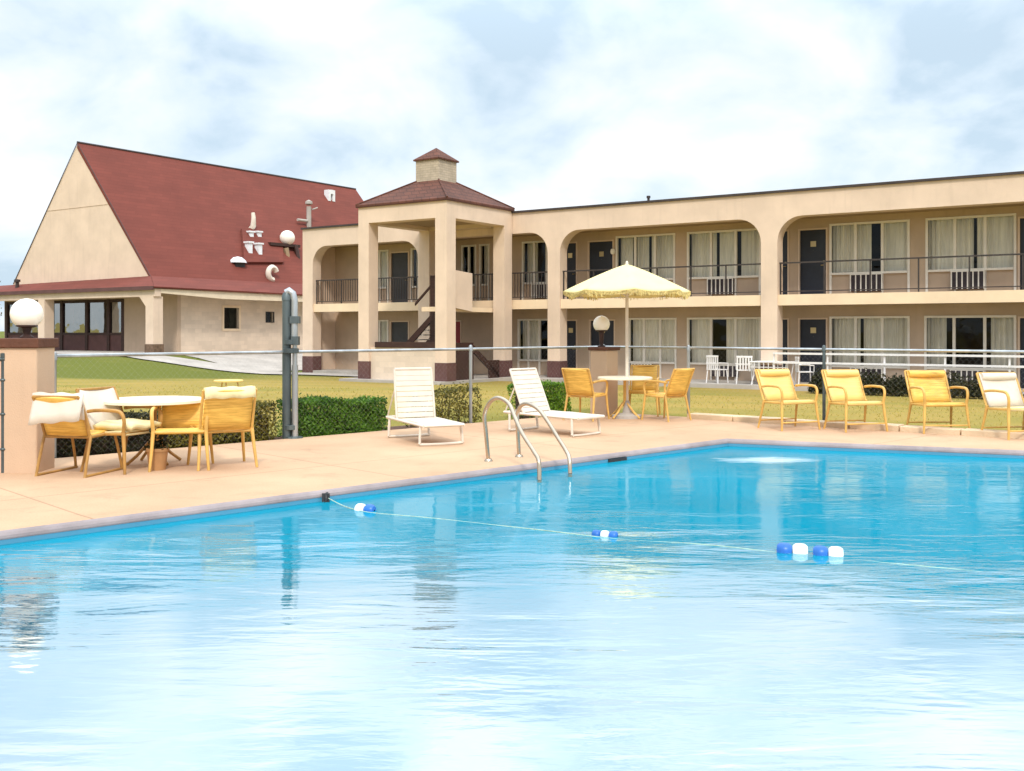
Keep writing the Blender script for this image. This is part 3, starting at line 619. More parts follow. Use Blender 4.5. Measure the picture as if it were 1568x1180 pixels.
# ------------------------------------------------------------------ lodge with the steep red roof
LO = OB + E * (-16.9) + NN * (-2.9)
lodge = empty('lodge_building', (LO.x, LO.y, 0), AB)
tag(lodge, 'low lodge with steep red shingle roof, tall tan gable and covered porch', 'building')
GL, GR, GB, GE = -13.3, -1.8, 1.2, 21.2; AP = (GL + GR) / 2; ZE, ZA = 3.97, 10.77
gw = MB(); gw.prism([(GL + 0.02, ZE - 0.3), (GR - 0.1, ZE - 0.3), (GR - 0.1, ZE), (AP, ZA - 0.04), (GL + 0.02, ZE)], 'y', GB, GB + 0.2); gwo = gw.build('gable_wall', M['stucco'], lodge)
ln_ = MB(); zz = 7.55; hw = (ZA - zz) / (ZA - ZE) * (GR - GL) / 2 - 0.12
ln_.box(AP - hw, AP + hw, GB - 0.015, GB, zz, zz + 0.025); ln_.build('joint_strip', M['wall'], gwo)
rf = MB(); th = 0.16; EK = 0.9
for sgn, gx in ((1, GR), (-1, GL)):
    dx = (gx - AP); k = Vector((dx, ZE - ZA)).normalized(); nrm = Vector((-k.y, k.x)) * (sgn) * th
    if nrm.y < 0: nrm = -nrm
    q = [(AP, ZA), (gx, ZE), (gx - nrm.x * 0, ZE - th), (AP, ZA - th * 1.8)]
    vs = [(x, GB - (0.04 if sgn > 0 else -0.21), z) for x, z in q] + [(x, GE, z) for x, z in q]
    # the far end of the ridge is clipped back
    rf.add(vs, [(0, 1, 2, 3), (7, 6, 5, 4)] + [(i, i + 4, (i + 1) % 4 + 4, (i + 1) % 4) for i in range(4)])
rf.add([(GL, GE - 0.05, ZE), (GR, GE - 0.05, ZE), (AP, GE - 0.05, ZA - 0.05)], [(0, 1, 2)])
rfo = rf.build('roof', M['redroof'], lodge)
rc = MB(); rc.tube([(AP, GB - 0.03, ZA + 0.01), (AP, GE, ZA + 0.01)], 0.06, 6); rc.build('ridge_cap', M['trim'], rfo)
# rake boards on the gable
rk = MB()
for gx in (GR, GL): rk.tube([(AP, GB - 0.03, ZA - 0.02), (gx + (0.1 if gx == GL else 0), GB - 0.03, ZE - 0.02)], 0.022, 4)
rk.each('rake_board', M['trim'], rfo)
# skirt roof round the foot of the main roof
sk = MB(); PL = -17.5; ZK = 3.42; WR = 12.2
A_ = [(PL, 0 - 0.1, ZK), (0.1, -0.1, ZK), (0.1, WR, ZK - 0.12), (GR - 0.05, WR, ZE + 0.02), (GR - 0.05, GB, ZE + 0.02), (PL, GB, ZE - 0.15)]
sk.add([A_[0], A_[1], A_[4], A_[5]], [(0, 1, 2, 3)]); sk.add([A_[1], A_[2], A_[3], A_[4]], [(0, 1, 2, 3)])
sk.build('porch_roof', M['redroof'], lodge, thick=0.07)
ff = MB(); ff.box(PL, 0.1, -0.16, -0.11, ZK - 0.12, ZK + 0.05); ff.build('eave_board', M['plinth'], lodge)
pb = MB(); pb.prism([(PL, 3.02), (-1.07, 3.02), (-0.64, 2.6), (-0.625, 2.6), (-0.625, 3.021), (0, 3.021), (0, 3.36), (PL, 3.36)], 'y', 0.003, 0.35); pb.build('porch_beam', M['stucco'], lodge)
fs_ = MB()
fs_.add([(0.0, 0.35, 3.36), (0.0, WR, 3.24), (0.0, WR, 2.98), (0.0, 4.0, 3.0), (0.0, 0.35, 3.18), (-0.25, 0.35, 3.36), (-0.25, WR, 3.24), (-0.25, WR, 2.98), (-0.25, 4.0, 3.0), (-0.25, 0.35, 3.18)],
        [(0, 1, 2, 3, 4), (9, 8, 7, 6, 5)] + [(i, i + 5, (i + 1) % 5 + 5, (i + 1) % 5) for i in range(5)])
fs_.build('eave_fascia', mat('fascia_white', (0.74, 0.62, 0.46), 0.6, 0.06), lodge)
pc = MB(); pcb = MB()
for a in (-0.62, -9.0, -17.0):
    pc.box(a, a + 0.55, 0.0, 0.5, 0.9, 3.02); pcb.box(a - 0.03, a + 0.58, -0.03, 0.53, 0.3, 0.9)
pc.each('pillar', M['stucco'], lodge); pcb.each('plinth', mat('stone_plinth', (0.16, 0.10, 0.065), 0.9, 0.3, 8.0, 0.4, 20), lodge)
fl = MB(); fl.box(PL, 0.1, -0.25, 12, -0.4, 0.5); fl.build('porch_floor', M['concrete'], lodge)
sf = MB(); sf.box(PL, -0.26, 0.36, WR, 3.37, 3.40); sf.build('soffit', M['soffit'], lodge)
WY = 2.0
lw2 = MB(); lw2.box(-5.1, -1.0, WY, WY + 0.2, 0.5, 3.37); lw2.box(-15.3, -5.1, WY, WY + 0.2, 3.05, 3.37); lw2.box(-15.5, -15.3, WY, 12, 0.5, 3.37); lw2.build('front_wall', M['wall'], lodge)
rw = MB(); wins = [(4.72, 5.65, 1.60, 2.62), (7.44, 7.92, 1.95, 2.42)]; y = WY + 0.2
for (a, b, z0, z1) in wins:
    rw.box(-1.2, -1.0, y, a, -0.4, 3.37); rw.box(-1.2, -1.0, a, b, -0.4, z0); rw.box(-1.2, -1.0, a, b, z1, 3.37); y = b
rw.box(-1.2, -1.0, y, 14, -0.4, 3.37); rw.build('side_wall', M['block'], lodge)
ri = MB(); ri.box(-2.2, -2.1, 3, 13, 0.4, 3.3); ri.build('interior', M['room'], lodge)
for i, (a, b, z0, z1) in enumerate(wins):
    w = MB(); t_ = 0.11 if i == 0 else 0.04
    w.box(-1.02, -0.965, a - t_, a, z0 - t_, z1 + t_); w.box(-1.02, -0.965, b, b + t_, z0 - t_, z1 + t_); w.box(-1.02, -0.965, a, b, z0 - t_, z0); w.box(-1.02, -0.965, a, b, z1, z1 + t_)
    wo = w.build('window', M['cream'] if i == 0 else M['black'], lodge); g = MB(); g.add([(-1.1, a, z0), (-1.1, b, z0), (-1.1, b, z1), (-1.1, a, z1)], [(0, 1, 2, 3)]); g.build('pane', M['glass'], wo)
gz = MB(); edges = [-15.3, -13.6, -12.1, -11.15, -10.2, -8.05, -6.25, -5.1]
gz.box(-15.3, -5.1, WY, WY + 0.12, 2.9, 3.05); gz.box(-15.3, -5.1, WY - 0.01, WY + 0.13, 1.28, 1.40)
for x in edges: gz.box(x - 0.11, x + 0.11, WY - 0.02, WY + 0.14, 0.5, 3.05)
gzo = gz.build('window_wall', M['brown'], lodge)
g = MB(); g.add([(-15.3, WY + 0.06, 1.4), (-5.1, WY + 0.06, 1.4), (-5.1, WY + 0.06, 2.9), (-15.3, WY + 0.06, 2.9)], [(0, 1, 2, 3)]); g.build('pane', M['lodgeglass'], gzo)
g = MB(); g.box(-15.3, -5.1, WY + 0.03, WY + 0.09, 0.5, 1.28); g.build('panel', M['plinth'], gzo)
bw_ = MB(); bw_.box(-15.3, -1.2, 6.0, 6.1, 0.5, 3.37); bw_.build('interior', mat('lodge_interior', (0.16, 0.17, 0.12), 0.9, 0.4, 1.5), lodge)
vp = MB(); vp.tube([(-11.6, 0.45, 3.55), (-11.6, 0.45, 4.0)], 0.09, 10); vp.lathe([(0, 0.14), (0.15, 0.12), (0.15, 0.0), (0, 0)], 12, (-11.6, 0.45, 3.98)); vp.build('vent_pipe', M['trim'], lodge)
le = MB(); le.prism([(GL - 0.05, ZE + 0.2), (GL - 1.0, ZE + 0.55), (GL - 1.1, ZE + 1.1), (GL - 0.5, ZE + 1.5), (GL + 0.4, ZE + 1.3)], 'y', GB + 6, GB + 8.5); le.build('rear_dormer', M['plinth'], lodge)
# fixtures on the red slope: a point on the slope from photo pixel, height above it
def slope_pt(pxx, pyy):
    """where the ray of this photo point meets the right-hand slope, in lodge space"""
    d = Vector(((pxx - 784) / F, 1.0, (506 - pyy) / F)); o = Vector((0, 0, 1.5)) - Vector((LO.x, LO.y, 0))
    ol = Vector((o.dot(E), o.dot(NN), o.z)); dl = Vector((d.dot(E), d.dot(NN), d.z))
    n = Vector((ZA - ZE, 0, GR - AP)); p = Vector((GR, 0, ZE)); k = (p - ol).dot(n) / dl.dot(n); return ol + dl * k
def rise(p, h=0.0, out=0.0): return Vector((p.x + out, p.y, p.z + h))
wm = M['fwhite']
q4 = [slope_pt(*a) for a in ((368, 352), (430, 352), (432, 404), (372, 404))]; nv = Vector((ZA - ZE, 0, GR - AP)).normalized()
f1 = MB(); f1.add([p + nv * 0.02 for p in q4] + [p + nv * 0.16 for p in q4], [(0, 1, 2, 3), (7, 6, 5, 4)] + [(i, (i + 1) % 4, 4 + (i + 1) % 4, 4 + i) for i in range(4)]); f1.build('roof_platform', M['redroof'], lodge)
p = slope_pt(383, 350); f1 = MB(); f1.tube([p + Vector((-0.1, 0, -0.2)), p + Vector((0.25, 0, 0.15)), p + Vector((0.27, 0, 0.6)), p + Vector((0.22, 0, 0.85))], [0.16, 0.15, 0.12, 0.1], 10); f1.build('roof_vent', M['whitev'], lodge, smooth=True)
for (a, b) in ((382, 363), (394, 363), (380, 388), (395, 390)):
    p = slope_pt(a, b); f1 = MB(); f1.box(p.x - 0.12, p.x + 0.2, p.y - 0.12, p.y + 0.12, p.z - 0.2, p.z + (0.55 if b > 380 else 0.25)); f1.box(p.x - 0.16, p.x + 0.26, p.y - 0.18, p.y + 0.18, p.z + (0.55 if b > 380 else 0.25), p.z + (0.63 if b > 380 else 0.33)); f1.build('roof_vent', wm, lodge)
p = slope_pt(364, 402); f1 = MB(); f1.box(p.x - 0.2, p.x + 0.2, p.y - 0.3, p.y + 0.3, p.z - 0.4, p.z + 0.0); f1.build('vent_box', M['black'], lodge)
f1 = MB(); f1.lathe([(0.0, 0.32), (0.22, 0.27), (0.4, 0.12), (0.46, 0.0), (0, 0.0)], 14, (p.x, p.y, p.z)); f1.build('vent_hood', wm, lodge, smooth=True)
p = slope_pt(412, 419); f1 = MB(); arc = [p + Vector((0.25, math.cos(R(a)) * 0.28, math.sin(R(a)) * 0.33)) for a in range(20, 300, 20)]; f1.tube(arc, 0.15, 8); f1.build('curved_vent', M['whitev'], lodge, smooth=True)
p = slope_pt(503, 301); f1 = MB(); f1.box(p.x - 0.1, p.x + 0.3, p.y - 0.28, p.y - 0.1, p.z - 0.3, p.z + 0.4); f1.box(p.x - 0.1, p.x + 0.3, p.y + 0.1, p.y + 0.28, p.z - 0.3, p.z + 0.4); f1.box(p.x - 0.1, p.x + 0.31, p.y - 0.1, p.y + 0.1, p.z + 0.15, p.z + 0.41); f1.build('roof_vent', wm, lodge)
p = slope_pt(471, 345); f1 = MB(); f1.tube([p + Vector((0.1, 0, -0.5)), p + Vector((0.1, 0, 1.1))], 0.14, 8); f1.tube([p + Vector((0.1, -0.9, 0.25)), p + Vector((0.1, 0, 0.25))], 0.08, 8); f1.tube([p + Vector((0.1, 0.25, 0.95)), p + Vector((0.1, 0.7, 1.1))], 0.04, 6)
f1.lathe([(0, 0.3), (0.2, 0.2), (0.22, 0.05), (0.1, 0.0)], 10, (p.x + 0.1, p.y, p.z + 1.2)); f1.build('flue_pipe', M['concrete'], lodge)
# bracketed lamp by the end of the red roof
p = slope_pt(432, 372); bk = MB(); bk.box(p.x - 0.3, p.x + 0.5, p.y - 1.3, p.y + 0.9, p.z - 0.22, p.z - 0.06); bk.box(p.x - 0.5, p.x + 0.3, p.y - 1.2, p.y - 0.2, p.z - 1.0, p.z - 0.22)
bk.tube([p + Vector((0.45, 0.55, -0.1)), p + Vector((0.85, 0.75, -2.0))], 0.13, 6); bko = bk.build('lamp_bracket', M['brown'], lodge)
bk = MB(); bk.tube([p + Vector((0.5, -0.2, -0.3)), p + Vector((0.55, -0.1, -0.9)), p + Vector((0.95, 1.1, -2.3))], [0.16, 0.15, 0.1], 6); bk.build('strut', M['soffit'], bko)
bk = MB(); rr_ = 0.42; bk.lathe([(rr_ * math.sin(math.pi * k / 12), -rr_ * math.cos(math.pi * k / 12)) for k in range(1, 13)], 18, (p.x + 0.3, p.y + 0.1, p.z + 0.28)); bk.build('globe', M['globe'], bko, smooth=True)

# ------------------------------------------------------------------ vegetation
def leaves(mb, n, fn, size, rnd, up=0.0):
    for _ in range(n):
        p = fn(rnd); s = size * rnd.uniform(0.6, 1.35)
        a = Vector((rnd.gauss(0, 1), rnd.gauss(0, 1), rnd.gauss(0, 1) + up)).normalized(); b = a.cross(Vector((rnd.gauss(0, 1), rnd.gauss(0, 1), rnd.gauss(0, 1)))).normalized()
        q = [p - a * s, p + b * s * 0.45, p + a * s, p - b * s * 0.45]
        mb.add(q, [(0, 1, 2, 3)])
def hedge(p0, p1, w, h, mleaf, label, n, seed, gaps=0.0, group='hedges along the pool fence', size=0.026, z=None):
    """clipped hedge between two ground points"""
    p0 = Vector(p0); p1 = Vector(p1); d = p1 - p0; ln = d.length; ang = math.atan2(d.y, d.x); zz = -0.09 if z is None else z
    o = empty('hedge', (p0.x, p0.y, zz), ang); tag(o, label, 'hedge', group); rnd = random.Random(seed)
    ph = [rnd.uniform(0, 6) for _ in range(6)]
    def top(x): return h * (1 + 0.05 * math.sin(x * 2.3 + ph[0]) + 0.035 * math.sin(x * 6.1 + ph[1]) + gaps * 0.35 * math.sin(x * 3.7 + ph[2]))
    def fn(r):
        while True:
            x = r.uniform(0, ln); u = r.random()
            y = r.uniform(-w / 2, w / 2); t = top(x)
            zq = r.uniform(0.02, t)
            if u < 0.55: y = (-1 if r.random() < 0.75 else 1) * (w / 2 - abs(r.gauss(0, 0.035)))
            elif u < 0.85: zq = t - abs(r.gauss(0, 0.03))
            k = 0.5 + 0.5 * math.sin(x * 5.3 + ph[3]) * math.sin(zq * 11 + ph[4] + x * 3)
            if gaps and r.random() < gaps * k * 1.4: continue
            y += 0.02 * math.sin(x * 9 + zq * 14); 
            if zq > t - 0.05 and r.random() < 0.25: zq += abs(r.gauss(0, 0.02 + gaps * 0.05))
            return Vector((x, y, zq))
    mb = MB(); leaves(mb, n, fn, size, rnd, 0.3); mb.build('foliage', mleaf, o)
    tw_ = MB()
    for k in range(int(ln * 9)):
        x = rnd.uniform(0.05, ln - 0.05); y = rnd.uniform(-w * 0.3, w * 0.3); t = top(x)
        tw_.tube([(x, y, 0), (x + rnd.uniform(-.05, .05), y + rnd.uniform(-.05, .05), t * 0.5), (x + rnd.uniform(-.1, .1), y + rnd.uniform(-.12, .12), t * 0.9)], [0.012, 0.009, 0.004], 4)
    tw_.build('branches', M['twig'], o)
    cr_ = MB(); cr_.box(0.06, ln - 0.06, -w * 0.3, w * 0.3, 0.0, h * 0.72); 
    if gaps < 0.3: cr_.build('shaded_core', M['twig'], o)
    return o
DL = (OUT[4] - OUT[0]).normalized()                        # deck's far left side, from its corner to the left
def dl(px, off=0.0):
    """ground point on the deck's far-left side seen at this photo column, pushed outwards"""
    m = (px - 784) / F; c = OUT[0]; k = (c.x - m * c.y) / (m * DL.y - DL.x); p = c + DL * k; nn = Vector((DL.y, -DL.x)); nn = nn if nn.y > 0 else -nn
    q = p + nn * off; return (q.x, q.y)
hedge(dl(-40, 0.5), dl(262, 0.5), 0.55, 0.50, M['leafdark'], 'dark hedge behind the table and chairs, between the tan pillar and the olive hedge', 6500, 11)  # uses the darkest leaf colour
hedge(dl(270, 0.5), dl(436, 0.5), 0.6, 0.56, M['leafolive'], 'dry olive and yellowish hedge just left of the tall grey gate post', 9000, 12, gaps=0.12)
hedge(dl(468, 0.5), dl(606, 0.5), 0.6, 0.56, M['leafgreen'], 'dense dark green hedge between the grey gate post and the upright white lounger', 13000, 13)
hedge(dl(662, 0.5), dl(752, 0.45), 0.5, 0.56, M['leafolive'], 'thin straggly hedge behind the fence post, right of the upright white lounger', 3600, 14, gaps=0.5)
hedge(dl(835, 0.6), dl(890, 0.6), 0.7, 0.62, M['leafbright'], 'bright green clipped hedge between the second white lounger and the yellow chairs', 8000, 15)
sb_ = MB(); a, b = dl(-40, 0.14), dl(760, 0.14); c, d = dl(760, 0.95), dl(-40, 0.95)
sb_.add([(a[0], a[1], -0.06), (b[0], b[1], -0.06), (c[0], c[1], -0.06), (d[0], d[1], -0.06)], [(0, 1, 2, 3)]); tag(sb_.build('soil_bed', M['soil']), kind='structure')
# low dark shrubs against the motel
rnd = random.Random(21)
labs = ['low dark shrub by the building behind the second lounge chair from the left', 'low dark shrub by the building between the second and third yellow chairs',
        'low dark shrub by the building behind the third yellow chair', 'low dark shrub by the building between the last two yellow chairs', 'low dark shrub by the building at the right edge of the photo']
for i, pxx in enumerate((1285, 1358, 1398, 1475, 1535)):
    m = (pxx - 784) / F; t = (38 * m + 0.15) / (0.83 + 0.557 * m); q = OB + E * t - NN * 1.75; w_ = (0.8, 1.3, 0.9, 1.6, 1.5)[i]; hh = (0.62, 0.62, 0.5, 0.58, 0.55)[i]
    o = empty('shrub', (q.x, q.y, height(q.x, q.y)), AB); tag(o, labs[i], 'shrub', 'dark shrubs in front of the ground floor')
    mb = MB(); 
    def fn(r): 
        a = r.uniform(0, 6.283); k = r.random() ** 0.35; e_ = math.asin(r.uniform(0, 1)); return Vector((w_ / 2 * k * math.cos(a) * math.cos(e_) , 0.4 * k * math.sin(a) * math.cos(e_), 0.05 + hh * k * math.sin(e_) * (1 + 0.2 * math.sin(a * 5))))
    leaves(mb, 1800, fn, 0.05, rnd); mb.build('foliage', M['leafdark'], o)
    s2 = MB()
    for k in range(6): s2.tube([(rnd.uniform(-.1, .1), 0, 0), (rnd.uniform(-w_ / 3, w_ / 3), rnd.uniform(-.2, .2), hh * 0.8)], [0.02, 0.008], 5)
    s2.build('branches', M['twig'], o)
def tree(x, y, h, r, label, seed):
    rnd = random.Random(seed); z = height(x, y); o = empty('tree', (x, y, z)); tag(o, label, 'tree', 'pale trees far left beyond the porch')
    t = MB(); t.tube([(0, 0, -0.2), (0.1, 0, h * 0.3), (0, 0.1, h * 0.6), (0.1, 0, h * 0.85)], [0.22, 0.17, 0.11, 0.03], 8)
    cl = []
    for k in range(16):
        a = rnd.uniform(0, 6.28); rr = r * rnd.uniform(0.3, 0.8); c = Vector((rr * math.cos(a), rr * math.sin(a), h * rnd.uniform(0.35, 0.95))); cl.append((c, r * rnd.uniform(0.25, 0.45)))
        t.tube([(0.03, 0.03, c.z * 0.6), c * 0.6 + Vector((0, 0, c.z * 0.3)), c], [0.07, 0.04, 0.015], 5)
    t.build('trunk', M['twig'], o)
    def fn(q): c, s = cl[q.randrange(len(cl))]; return c + Vector((q.gauss(0, .5), q.gauss(0, .5), q.gauss(0, .45))) * s
    mb = MB(); leaves(mb, 7000, fn, 0.13, rnd); mb.build('crown', M['leaftree'], o)
tree(-40.5, 74, 5.2, 3.0, 'pale bushy tree glimpsed past the porch at the left edge', 5)

# grass blades over the lawn nearest to the pool
rnd = random.Random(4); gb = MB(); cnt = 0
while cnt < 7000:
    Y = 11.5 + 18 * rnd.random() ** 1.5; m = rnd.uniform(-0.50, 0.52); x = m * Y; t, s = loc2(x, Y)
    c = OUT[0]; side1 = (Vector((x, Y)) - c).dot(Vector((-kd.y, kd.x))); nl = Vector((DL.y, -DL.x)); nl = nl if nl.y > 0 else -nl; side2 = (Vector((x, Y)) - c).dot(nl)
    if max(side1, side2) < 0.12 or s > -1.9 - (3.6 if t < -3.5 and t > -5 else 0) - (3.6 if t < -17 else 0) or (side2 < 1.0 and x < -0.3): continue
    if -4.6 < t < 0.6 and s > -4.6: continue
    if -17 <= t < -9 and s > -5.2 + (t + 17) * 0.4: continue
    z = height(x, Y); a = rnd.uniform(0, 6.28); hh = rnd.uniform(0.015, 0.045) * (1 + Y / 60); wv = 0.005 * (0.6 + Y / 14)
    gb.add([(x - wv * math.cos(a), Y - wv * math.sin(a), z), (x + wv * math.cos(a), Y + wv * math.sin(a), z), (x + rnd.uniform(-.04, .04), Y + rnd.uniform(-.04, .04), z + hh)], [(0, 1, 2)]); cnt += 1
me_o = gb.build('grass', M['blade']); tag(me_o, 'short dry grass of the lawn beyond the pool fence', 'grass', kind='stuff')

# ------------------------------------------------------------------ fence, posts, pillars, lamps
fence = empty('chain_link_fence', (OUT[0].x, OUT[0].y, 0)); tag(fence, 'low chain-link fence with thin silver top rail round the back of the pool deck', 'fence')
c0 = OUT[0]
def lp(p): return Vector((p[0] - c0.x, p[1] - c0.y, 0))
A1 = lp(dl(88, 0.1)); A2 = lp(dl(446, 0.1)); A3 = lp(dl(727, 0.1)); AC = Vector((0.0, 0.14, 0)); nk = Vector((-kd.y, kd.x)); nk = nk if nk.y > 0 else -nk
def kp(px):
    m = (px - 784) / F; k = (m * c0.y - c0.x) / (kd.x - m * kd.y); q = kd * k + nk * 0.1; return Vector((q.x, q.y, 0))
A4 = kp(1258); A5 = kp(1640); H = Vector((0, 0, 1.2))
rl = MB(); rl.tube([A1 + H, A2 + H, A3 + H, AC + H, kp(1050) + H, A4 + H, A5 + H], 0.021, 8); rl.build('top_rail', M['galv'], fence, smooth=True)
for q, hgt in ((A1, 1.2), (A3, 1.22), (kp(1050), 1.2), (A4, 1.22), (AC, 1.2), (A5, 1.2)):
    pm = MB(); pm.tube([q + Vector((0, 0, -0.15)), q + Vector((0, 0, hgt))], 0.027, 8); pm.lathe([(0.0, 0.05), (0.025, 0.04), (0.036, 0.0), (0.036, -0.05)], 10, (q.x, q.y, hgt)); pm.build('post', M['galvdark'] if q is A4 else M['galv'], fence, smooth=True)
net = MB(); segs = [A1, A2, A3, AC, A4, A5]; uvs = []; run = 0
for i in range(5):
    a, b = segs[i], segs[i + 1]; ln = (b - a).length; z0, z1 = 0.02, 1.19
    net.add([a + Vector((0, 0, z0)), b + Vector((0, 0, z0)), b + Vector((0, 0, z1)), a + Vector((0, 0, z1))], [(0, 1, 2, 3)]); uvs.append((run, run + ln)); run += ln
me = bpy.data.meshes.new('mesh_net'); me.from_pydata([tuple(v) for v in net.v], [], net.f); me.materials.append(M['net']); uvl = me.uv_layers.new(name='UVMap')
for i in range(5):
    u0, u1 = uvs[i]
    for k, uv in enumerate(((u0, 0.0), (u1, 0.0), (u1, 1.17), (u0, 1.17))): uvl.data[i * 4 + k].uv = uv
no = bpy.data.objects.new('mesh_net', me); COL.objects.link(no); no.parent = fence
fl2 = empty('fence_section', (0, 0, 0)); tag(fl2, 'dark pipe fence post with stub of rail left of the near tan pillar', 'fence')
q = at(5, 10.75); fl2.location = (q.x, q.y, 0)
f1 = MB(); f1.tube([(0, 0, 0), (0, 0, 1.24)], 0.022, 8); f1.lathe([(0, 0.03), (0.03, 0.02), (0.03, -0.03)], 8, (0, 0, 1.24))
for z_ in (0.25, 0.62, 0.98): f1.lathe([(0.03, -0.012), (0.036, 0), (0.03, 0.012)], 8, (0, 0, z_))
f1.build('post', M['galvdark'], fl2, smooth=True); f1 = MB(); f1.tube([(0.02, 0, 1.2), (-2.5, -0.4, 1.2)], 0.024, 8); f1.build('rail', M['galvdark'], fl2, smooth=True)

gp = empty('gate_post', (0, 0, 0)); q = dl(448, 0.05); gp.location = (q[0], q[1], 0)
tag(gp, 'tall thick grey metal post pair with clamps, tallest thing on the fence line', 'post')
f1 = MB(); f1.tube([(-0.055, 0, -0.1), (-0.055, 0, 1.98)], 0.062, 14); f1.lathe([(0.0, 0.07), (0.05, 0.05), (0.07, 0.0), (0.07, -0.06)], 14, (-0.055, 0, 1.98)); f1.build('post', M['galvdark'], gp, smooth=True)
f1 = MB(); f1.tube([(0.062, -0.01, -0.05), (0.062, -0.01, 1.02)], 0.045, 12); f1.tube([(0.062, -0.01, 1.02), (0.062, -0.01, 1.30)], 0.034, 12); f1.tube([(0.055, -0.01, 1.42), (0.055, -0.01, 1.92), (0.03, -0.01, 2.02), (-0.02, -0.01, 2.06), (-0.06, -0.01, 2.03)], 0.05, 10); f1.build('pipe', M['galv'], gp, smooth=True)
f1 = MB()
for z_, r_ in ((1.22, 0.115), (1.34, 0.10), (0.15, 0.09)): f1.lathe([(r_ - 0.02, -0.035), (r_, -0.03), (r_, 0.03), (r_ - 0.02, 0.035)], 16, (0.0, 0, z_))
f1.box(0.02, 0.12, -0.08, 0.05, 1.30, 1.42); f1.box(0.0, 0.13, -0.07, 0.05, 1.60, 1.70); f1.lathe([(0, 0.03), (0.12, 0.02), (0.13, -0.02)], 12, (0.05, 0, 0.0)); f1.each('clamp', M['galvdark'], gp)

def gate_pillar(loc, rz, w, label, h=1.31, wz=None):
    o = empty('gate_pillar', loc, rz); tag(o, label, 'pillar', 'tan pillars topped with globe lamps'); wz = wz or w
    b = MB(); b.box(-w / 2, w / 2, -wz / 2, wz / 2, -0.1, h - 0.1); b.build('shaft', M['pillar'], o, bevel=0.015)
    c = MB(); ct = 0.1 if w > 0.4 else 0.06; c.box(-w / 2 - 0.03, w / 2 + 0.03, -wz / 2 - 0.03, wz / 2 + 0.03, h - 0.1, h - 0.1 + ct); c.build('cap', M['cap'], o, bevel=0.01); return o
def globe_lamp(loc, label, r=0.16, neck=0.15, col='globe'):
    o = empty('globe_lamp', loc); tag(o, label, 'lamp', 'white globe lamps on the tan pillars')
    g = MB(); a0 = 0.42; zc_ = neck + r * math.cos(a0 * 1.6) 
    g.lathe([(r * math.sin(t), -r * math.cos(t)) for t in [0.75 + (math.pi - 0.75) * k / 16 for k in range(17)]], 28, (0, 0, neck + r * 0.73)); g.build('globe', M[col], o, smooth=True)
    n = MB(); n.lathe([(0.0, neck), (0.11, neck), (0.11, neck - 0.015), (0.05, neck - 0.03), (0.035, 0.04), (0.07, 0.015), (0.07, 0.0), (0, 0)], 16); n.build('holder', M['brown'], o, smooth=True); return o
# near pillar: front face seen from column 10 to 82, base at row 722
pq = at(40, 10.95); gate_pillar((pq.x, pq.y, 0), R(0), 0.43, 'tall tan pillar with brown cap at the left edge beside the yellow chairs', 1.42)
globe_lamp((at(41, 10.95).x, 10.95, 1.42), 'large white globe lamp on the pillar at the left edge', 0.165, 0.14)
pq = at(925, 18.25); gate_pillar((pq.x, pq.y, 0), R(-40), 0.36, 'tan pillar with brown cap behind the yellow chairs under the parasol', 1.25)
globe_lamp((at(921, 18.25).x, 18.25, 1.21), 'small white globe lamp under the yellow parasol', 0.15, 0.30)

# ------------------------------------------------------------------ pool ladder (one pair of grab rails running down into the water)
lad = empty('pool_ladder', (at(770, 11.55).x, 11.55, 0)); tag(lad, 'bent stainless steel grab rails of the pool ladder arching over the deck edge', 'ladder')
def wp(px, py, Y): return Vector(((px - 784) / F * Y, Y, 1.5 - (py - 506) / F * Y)) - Vector((at(770, 11.55).x, 11.55, 0))
def smooth_path(p, n=8):
    out = []
    for i in range(len(p) - 1):
        a = p[max(i - 1, 0)]; b = p[i]; c = p[i + 1]; d = p[min(i + 2, len(p) - 1)]
        for k in range(n):
            t = k / n; out.append(0.5 * ((2 * b) + (c - a) * t + (2 * a - 5 * b + 4 * c - d) * t * t + (3 * b - a - 3 * c + d) * t ** 3))
    return out + [p[-1]]
r1_ = smooth_path([wp(748, 706, 11.7), wp(744, 660, 11.68), wp(742, 635, 11.66), wp(750, 616, 11.6), wp(763, 609, 11.5), wp(779, 618, 11.38), wp(789, 640, 11.25), wp(800, 664, 11.1), wp(818, 692, 10.9), wp(825, 706, 10.8), wp(826, 735, 10.75)])
r2_ = smooth_path([wp(795, 700, 12.1), wp(793, 660, 12.1), wp(792, 636, 12.08), wp(797, 622, 12.02), wp(808, 618, 11.9), wp(824, 626, 11.75), wp(838, 644, 11.6), wp(853, 668, 11.45), wp(868, 692, 11.3), wp(872, 704, 11.2), wp(873, 725, 11.15)])
for pth in (r1_, r2_):
    f1 = MB(); f1.tube(pth, 0.024, 10); f1.build('grab_rail', M['steel'], lad, smooth=True)
f1 = MB()
for pth in (r1_, r2_): f1.lathe([(0.0, 0.03), (0.035, 0.03), (0.05, 0.005), (0.055, -0.03)], 12, (pth[0].x, pth[0].y, 0.0))
f1.each('base_flange', M['steel'], lad, smooth=True)
f1 = MB()
for zz in (-0.45, -0.8): f1.tube([r1_[-1] + Vector((0, 0, zz)), r2_[-1] + Vector((0, 0, zz))], 0.03, 6)
f1.tube([r1_[-1], r1_[-1] + Vector((0, 0, -1.1))], 0.022, 8); f1.tube([r2_[-1], r2_[-1] + Vector((0, 0, -1.1))], 0.022, 8); f1.build('step', M['steel'], lad)
